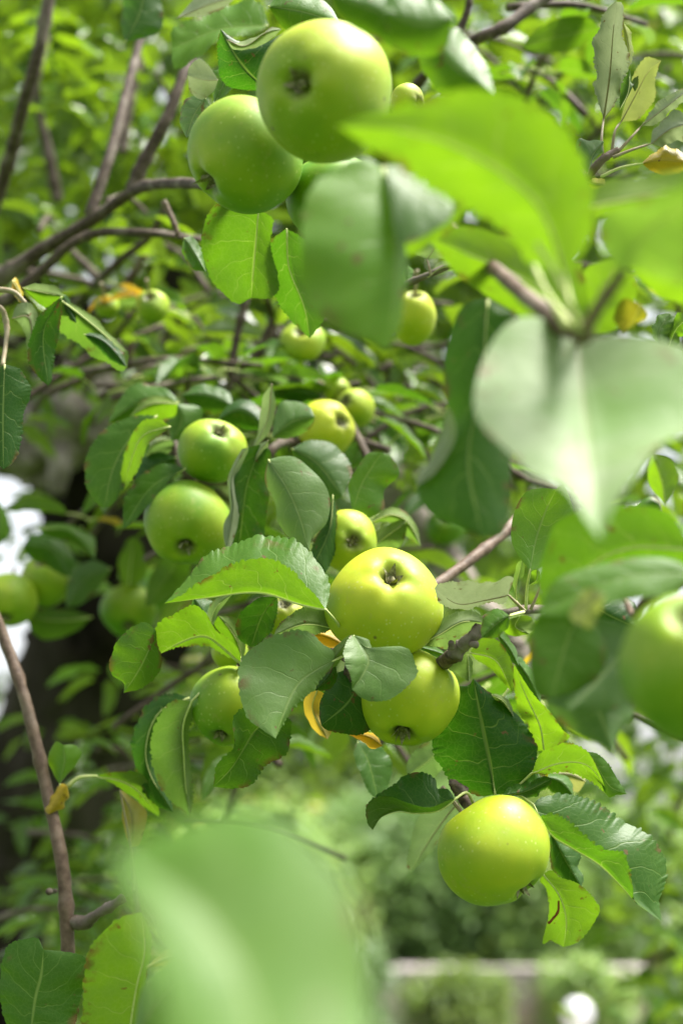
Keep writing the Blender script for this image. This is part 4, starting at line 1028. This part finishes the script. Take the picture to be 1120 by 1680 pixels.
apple(470, 1012, .955, 76, (-.05, -.7), 1, .6, .9, 'small apple showing between leaves under the folded leaf', seed=12)
apple(810, 1396, .862, 184, (.60, .68), 1, .52, .93, 'lowest sharp apple, hanging alone, dry eye at its lower right', seed=13)
apple(1128, 1098, .52, 226, (.1, .8), -1, .2, 1.1, 'big blurred apple cut by the right edge of the picture', seed=14)
apple(16, 985, 1.33, 90, (.0, .68), 1, .42, .95, 'blurred apple cut by the left edge', seed=15)
apple(76, 953, 1.37, 84, (.1, .8), -1, .48, 1.05, 'blurred apple right behind the one at the left edge', seed=16)
apple(212, 1002, 1.42, 92, (.1, .6), 1, .1, .9, 'shaded blurred apple in front of the dark trunk', seed=17)
apple(268, 968, 1.5, 84, (.1, .6), -1, .15, .9, 'shaded blurred apple half behind the one before the trunk', seed=18)
apple(250, 503, 1.24, 56, (.1, .6), -1, .45, .9, 'small blurred apple beside the orange leaf', seed=19)
apple(176, 503, 1.26, 40, (.1, .6), -1, .35, .9, 'tiny blurred green apple left of the orange leaf', seed=20)
apple(678, 522, 1.12, 76, (.0, .85), -1, .62, 1.2, 'tall yellow-green apple hanging below the silvery rosette', seed=21)
apple(497, 560, 1.22, 76, (.1, .6), -1, .35, .7, 'blurred green apple in shade above the cluster', seed=22)
apple(582, 670, 1.2, 64, (-.5, -.3), 1, .42, 1.1, 'blurred green apple right of the yellow one', seed=23)
apple(552, 640, 1.22, 46, (.5, .3), 1, .8, 1.0, 'small yellow apple behind the blurred green one', seed=24)
apple(377, 1070, .99, 60, (.1, .6), -1, .3, .9, 'small apple hidden behind the pale-ribbed curled leaf', seed=25)
apple(676, 720, 1.5, 60, (.1, .6), -1, .2, .9, 'dim blurred apple at the end of the brown limb', seed=26)
apple(730, 865, 1.7, 64, (.1, .6), -1, .1, .9, 'dim blurred apple in shade left of the pale blurred leaf', seed=27)

# ------------------------------------------------------------------ the rest of the crown
def std_leaf(k):
    r = random.Random(100 + k)
    N, M = 18, 3
    t = np.linspace(0, 1, N + 1)
    w_ = (np.clip(t, 0, 1) ** .55) * (1 - t) ** .75 * 1.55 * r.uniform(.27, .34)
    bendz = -r.uniform(.05, .35) * t ** 2
    twist = r.uniform(-.5, .5) * t
    fold = r.uniform(.1, .8)
    mid = np.stack([t * .97, .03 * np.sin(3 * t + k), bendz], 1)
    def mar(s):
        y = s * w_ * np.cos(fold); zz = w_ * np.sin(fold)
        return mid + np.stack([0 * t, y * np.cos(twist) - zz * np.sin(twist), s * y * 0 + zz * np.cos(twist) + s * y * s * np.sin(twist)], 1)
    V, F, uv = blade(mid, mar(1), mar(-1), N, M, .12, .09, k, False)
    n = np.cross(V[F[:, 2]] - V[F[:, 0]], V[F[:, 3]] - V[F[:, 1]])[:, 2].sum()
    if n < 0: F = F[:, ::-1]
    s2, f2 = tube_arrays(spline([(-.38, 0, -.06), (-.15, 0, .01), (0, 0, 0)], 4), np.linspace(.018, .013, 5), 5)
    me = mesh_np('leaf', V, F, (0, 0, 0), uv)
    me.materials.append(M_LEAF)
    ms = bpy.data.meshes.new('leaf_stalk'); ms.from_pydata([tuple(v) for v in s2], [], [tuple(dict.fromkeys(f)) for f in f2]); ms.materials.append(M_STALK)
    return me, ms
STD = [std_leaf(k) for k in range(10)]
T0 = ORG[tree.name]
n_single = [0]
def far_leaf(pos, d, nml, L):
    d = Vector(d).normalized(); y = Vector(nml).cross(d).normalized(); zz = d.cross(y)
    V, F = STDA[random.randrange(len(STDA))]
    k = sum(len(v) for v in MV)
    MV.append(V @ np.array([d, y, zz]) * L + np.array(pos)); MF.append(F + k)
STDA = []
for me_, _m in STD:
    V_ = np.zeros(len(me_.vertices) * 3); me_.vertices.foreach_get('co', V_)
    F_ = np.zeros(len(me_.polygons) * 4, int); me_.loops.foreach_get('vertex_index', F_)
    STDA.append((V_.reshape(-1, 3), F_.reshape(-1, 4)))
def put_leaf(pos, d, nml, L, tone, pale=0.0, dry=0.0):
    if n_single[0] >= SINGLES:
        return far_leaf(pos, d, nml, L)
    d = Vector(d).normalized(); y = Vector(nml).cross(d).normalized(); zz = d.cross(y)
    me, ms = random.choice(STD)
    o = bpy.data.objects.new('leaf', me); COL.objects.link(o); o.parent = tree
    m3 = Matrix((d, y, zz)).transposed().to_4x4()
    o.matrix_basis = Matrix.Translation(Vector(pos) - T0) @ m3 @ Matrix.Scale(L, 4)
    o['tone'] = max(0.0, min(1.0, tone)); o['pale'] = pale; o['dry'] = dry
    s = bpy.data.objects.new('leaf_stalk', ms); COL.objects.link(s); s.parent = o
    n_single[0] += 1

MV, MF = [], []
SINGLES = 158
def spray(px, py, z, n, L, tone, tw=True, spread=.06):
    """a short twig with its rosette of leaves"""
    c = P(px, py, z)
    a = random.uniform(0, 6.28)
    d = Vector((math.cos(a), math.sin(a) * .6, random.uniform(-.2, .9))).normalized()
    if tw:
        e = c - d * random.uniform(.10, .2)
        tube('twig', spline([tuple(e), tuple((c + e) / 2 + Vector((0, 0, .01))), tuple(c)], 7), np.linspace(.0035, .0022, 8), tree, M_TWIG, 6, .2, 90)
    for i in range(n):
        b = a + i * 2.4 + random.uniform(-.3, .3)
        dd = Vector((math.cos(b), math.sin(b), random.uniform(-.75, .35)))
        nn = Vector((random.gauss(0, .4), random.gauss(0, .4) - .25, 1))
        off = dd.normalized() * L * .36 - d * random.uniform(0, spread)
        put_leaf(c + off, dd, nn, L * random.uniform(.75, 1.2), tone + random.uniform(-.25, .25), 0.25 if random.random() < .12 else 0.0, .8 if random.random() < .02 else 0.0)

# (x, y, z, leaves, tone): sprays seen between the nearer things
SPR = [(30,60,1.8,4,.6),(130,40,1.9,5,.8),(110,130,2.0,5,.85),(40,170,1.7,4,.5),(160,110,1.8,5,.9),(175,200,1.9,4,.6),(110,260,1.9,5,.7),(40,320,1.8,4,.5),
          (255,120,1.6,4,.8),(265,210,1.7,4,.5),(90,360,1.6,3,.5),(240,350,1.4,4,.45),(270,400,1.5,4,.35),(190,400,1.7,3,.4),(20,440,1.5,3,.5),(330,230,1.5,3,.4),
          (300,520,1.6,4,.35),(330,590,1.4,5,.35),(280,600,1.35,4,.35),(370,610,1.3,4,.3),(430,600,1.25,4,.35),(480,610,1.4,4,.3),(130,560,1.7,4,.5),(170,610,1.8,3,.6),(85,560,1.7,3,.6),
          (540,590,1.6,3,.4),(560,540,1.6,3,.3),(620,600,1.7,4,.35),(600,560,1.5,3,.4),(650,640,1.7,3,.2),(700,600,1.6,3,.3),(690,570,1.5,3,.45),
          (700,40,1.5,3,.4),(850,110,1.35,4,.35),(910,70,1.25,4,.4),(1060,40,1.2,4,.35),(1100,110,1.5,4,.5),(880,180,1.6,4,.3),(940,150,1.5,4,.4),(820,90,1.7,4,.5),(970,30,1.7,4,.7),(1090,250,1.6,3,.4),(840,230,1.6,3,.3),
          (740,500,1.4,3,.2),(720,700,1.8,4,.3),(640,750,1.8,3,.3),(1060,480,1.5,3,.35),(1090,420,1.4,3,.4),
          (890,760,1.5,4,.4),(860,800,1.5,3,.3),(1080,790,1.5,4,.6),(980,880,1.5,3,.35),(790,960,1.6,3,.2),(900,1120,1.5,4,.3),(860,1060,1.45,3,.3),(1010,1230,2.2,4,.2),(920,1150,1.7,3,.2),
          (330,1210,1.6,4,.5),(250,1080,1.8,3,.4),(60,1170,2.0,4,.4),(170,1200,1.8,4,.5),(120,1240,1.8,3,.6),(60,1330,2.0,5,.4),(160,1380,1.9,5,.5),(60,1430,1.8,5,.45),(230,1440,1.8,4,.5),
          (180,1560,1.7,4,.4),(60,1490,1.9,4,.5),(290,1330,2.0,4,.5),(20,1560,1.6,4,.35),(300,1270,1.9,4,.4)]
for (x0, y0, x1, y1, z0, z1, n, tn) in [(180,470,520,640,1.3,1.8,26,.35),(290,610,620,1050,1.2,1.42,15,.4),(130,600,320,880,1.25,1.45,6,.4),(830,1000,1010,1190,1.0,1.3,6,.5),(360,1060,560,1230,1.15,1.4,4,.45),(590,600,760,820,1.3,1.6,6,.3),(590,560,740,900,1.4,2.0,14,.3),(60,1150,330,1560,1.5,2.1,30,.45),(0,800,70,1120,1.7,2.0,5,.3),(420,540,620,640,1.25,1.7,8,.35),
        (1040,1260,1130,1660,1.9,2.4,12,.15),(0,0,420,460,1.7,2.3,34,.6),(640,0,1120,300,1.5,2.2,26,.45),(300,1120,560,1250,1.7,2.2,7,.4),(180,860,330,1120,1.6,1.9,7,.2),(760,840,960,1180,1.5,2.0,8,.3),
        (0,520,200,640,1.6,1.9,7,.45),(860,640,1120,900,1.5,2.0,10,.4)]:
    for _ in range(n):
        SPR.append((random.uniform(x0, x1), random.uniform(y0, y1), random.uniform(z0, z1), random.choice([3, 4, 5, 6]), tn + random.uniform(-.15, .2)))
for q in [(205,478,1.24),(196,468,1.25),(226,482,1.24),(185,488,1.25)]:
    put_leaf(P(*q), (random.uniform(-1, 1), random.uniform(-.5, .5), -.3), (.2, -1, .4), .030, .6, .1, 1.0)
SPR.sort(key=lambda q: q[2])
for q in SPR:
    spray(q[0], q[1], q[2], q[3], random.uniform(.055, .075), q[4], tw=q[2] < 1.7)
M_MID = mass_material('mid_crown_leaves', (.009, .038, .004), (.12, .26, .02), (.30, .50, .012), .36, .30, yel=(.32, .30, .03))  # very dark end paints shadow contrast into the leaf colour
o_ = link('foliage', mesh_np('foliage', np.vstack(MV), np.vstack(MF), T0), T0, tree, M_MID)
tag(o_, kind='stuff')

# leaves too many to count: the further side of the crown
def mass(name, boxes, L, mat, label=None):
    Cs = []
    for (x0, y0, x1, y1, z0, z1, n, cl) in boxes:
        k = max(1, n // cl)
        zc = rng.uniform(z0, z1, k)
        cen = PN(np.stack([rng.uniform(x0, x1, k), rng.uniform(y0, y1, k)], 1), zc)
        Cs.append((cen[:, None] + rng.normal(size=(k, cl, 3)) * .075).reshape(-1, 3))
    C = np.vstack(Cs)
    C = C[C[:, 2] > .05]
    V, F = rand_leaves(C, L, .35, .9)
    o = link(name, mesh_np(name, V, F, T0, smooth=False), T0, tree, mat)
    return tag(o, label, kind='stuff')
M_MASS = mass_material('crown_leaves', (.007, .028, .004), (.10, .19, .018), (.30, .50, .015), .40, .30, yel=(.3, .28, .04))  # dark end lowered to deepen the shadows by colour
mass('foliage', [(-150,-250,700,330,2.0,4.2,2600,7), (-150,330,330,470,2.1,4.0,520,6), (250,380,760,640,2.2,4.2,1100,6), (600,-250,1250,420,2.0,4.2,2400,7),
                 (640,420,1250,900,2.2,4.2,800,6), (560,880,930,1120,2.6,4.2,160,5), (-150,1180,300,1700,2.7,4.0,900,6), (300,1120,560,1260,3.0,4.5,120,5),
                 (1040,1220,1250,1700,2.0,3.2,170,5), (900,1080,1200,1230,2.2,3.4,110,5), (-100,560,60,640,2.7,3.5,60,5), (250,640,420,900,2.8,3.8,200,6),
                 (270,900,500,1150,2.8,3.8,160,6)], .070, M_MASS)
for pts in [[(1180,1180,2.4),(1120,1300,2.4),(1080,1450,2.45),(1060,1600,2.5)],[(1150,1500,2.3),(1100,1560,2.3),(1050,1580,2.35)],[(-60,1350,2.9),(90,1370,2.9),(260,1420,2.9)],[(1200,180,2.2),(1000,200,2.3),(880,300,2.4),(760,330,2.5)]]:
    br('branch', pts, [.009, .007, .005, .003], M_TWIG)

# the crown overhead, above and beyond the frame, added to shade the trunk
Cn = np.stack([rng.uniform(-2.6, 2.2, 300), rng.uniform(1.9, 4.8, 300), rng.uniform(2.75, 4.4, 300)], 1)
Cn = Cn[Cn[:, 2] > 1.6 + Cn[:, 1] * .62]
Cm = np.stack([rng.uniform(-1.3, .2, 14), rng.uniform(1.6, 2.0, 14), rng.uniform(2.6, 3.0, 14)], 1)
Cn = np.vstack([Cn, Cm[Cm[:, 2] > 1.6 + Cm[:, 1] * .62 + .1]])
Cn = (Cn[:, None] + rng.normal(size=(len(Cn), 8, 3)) * .09).reshape(-1, 3)
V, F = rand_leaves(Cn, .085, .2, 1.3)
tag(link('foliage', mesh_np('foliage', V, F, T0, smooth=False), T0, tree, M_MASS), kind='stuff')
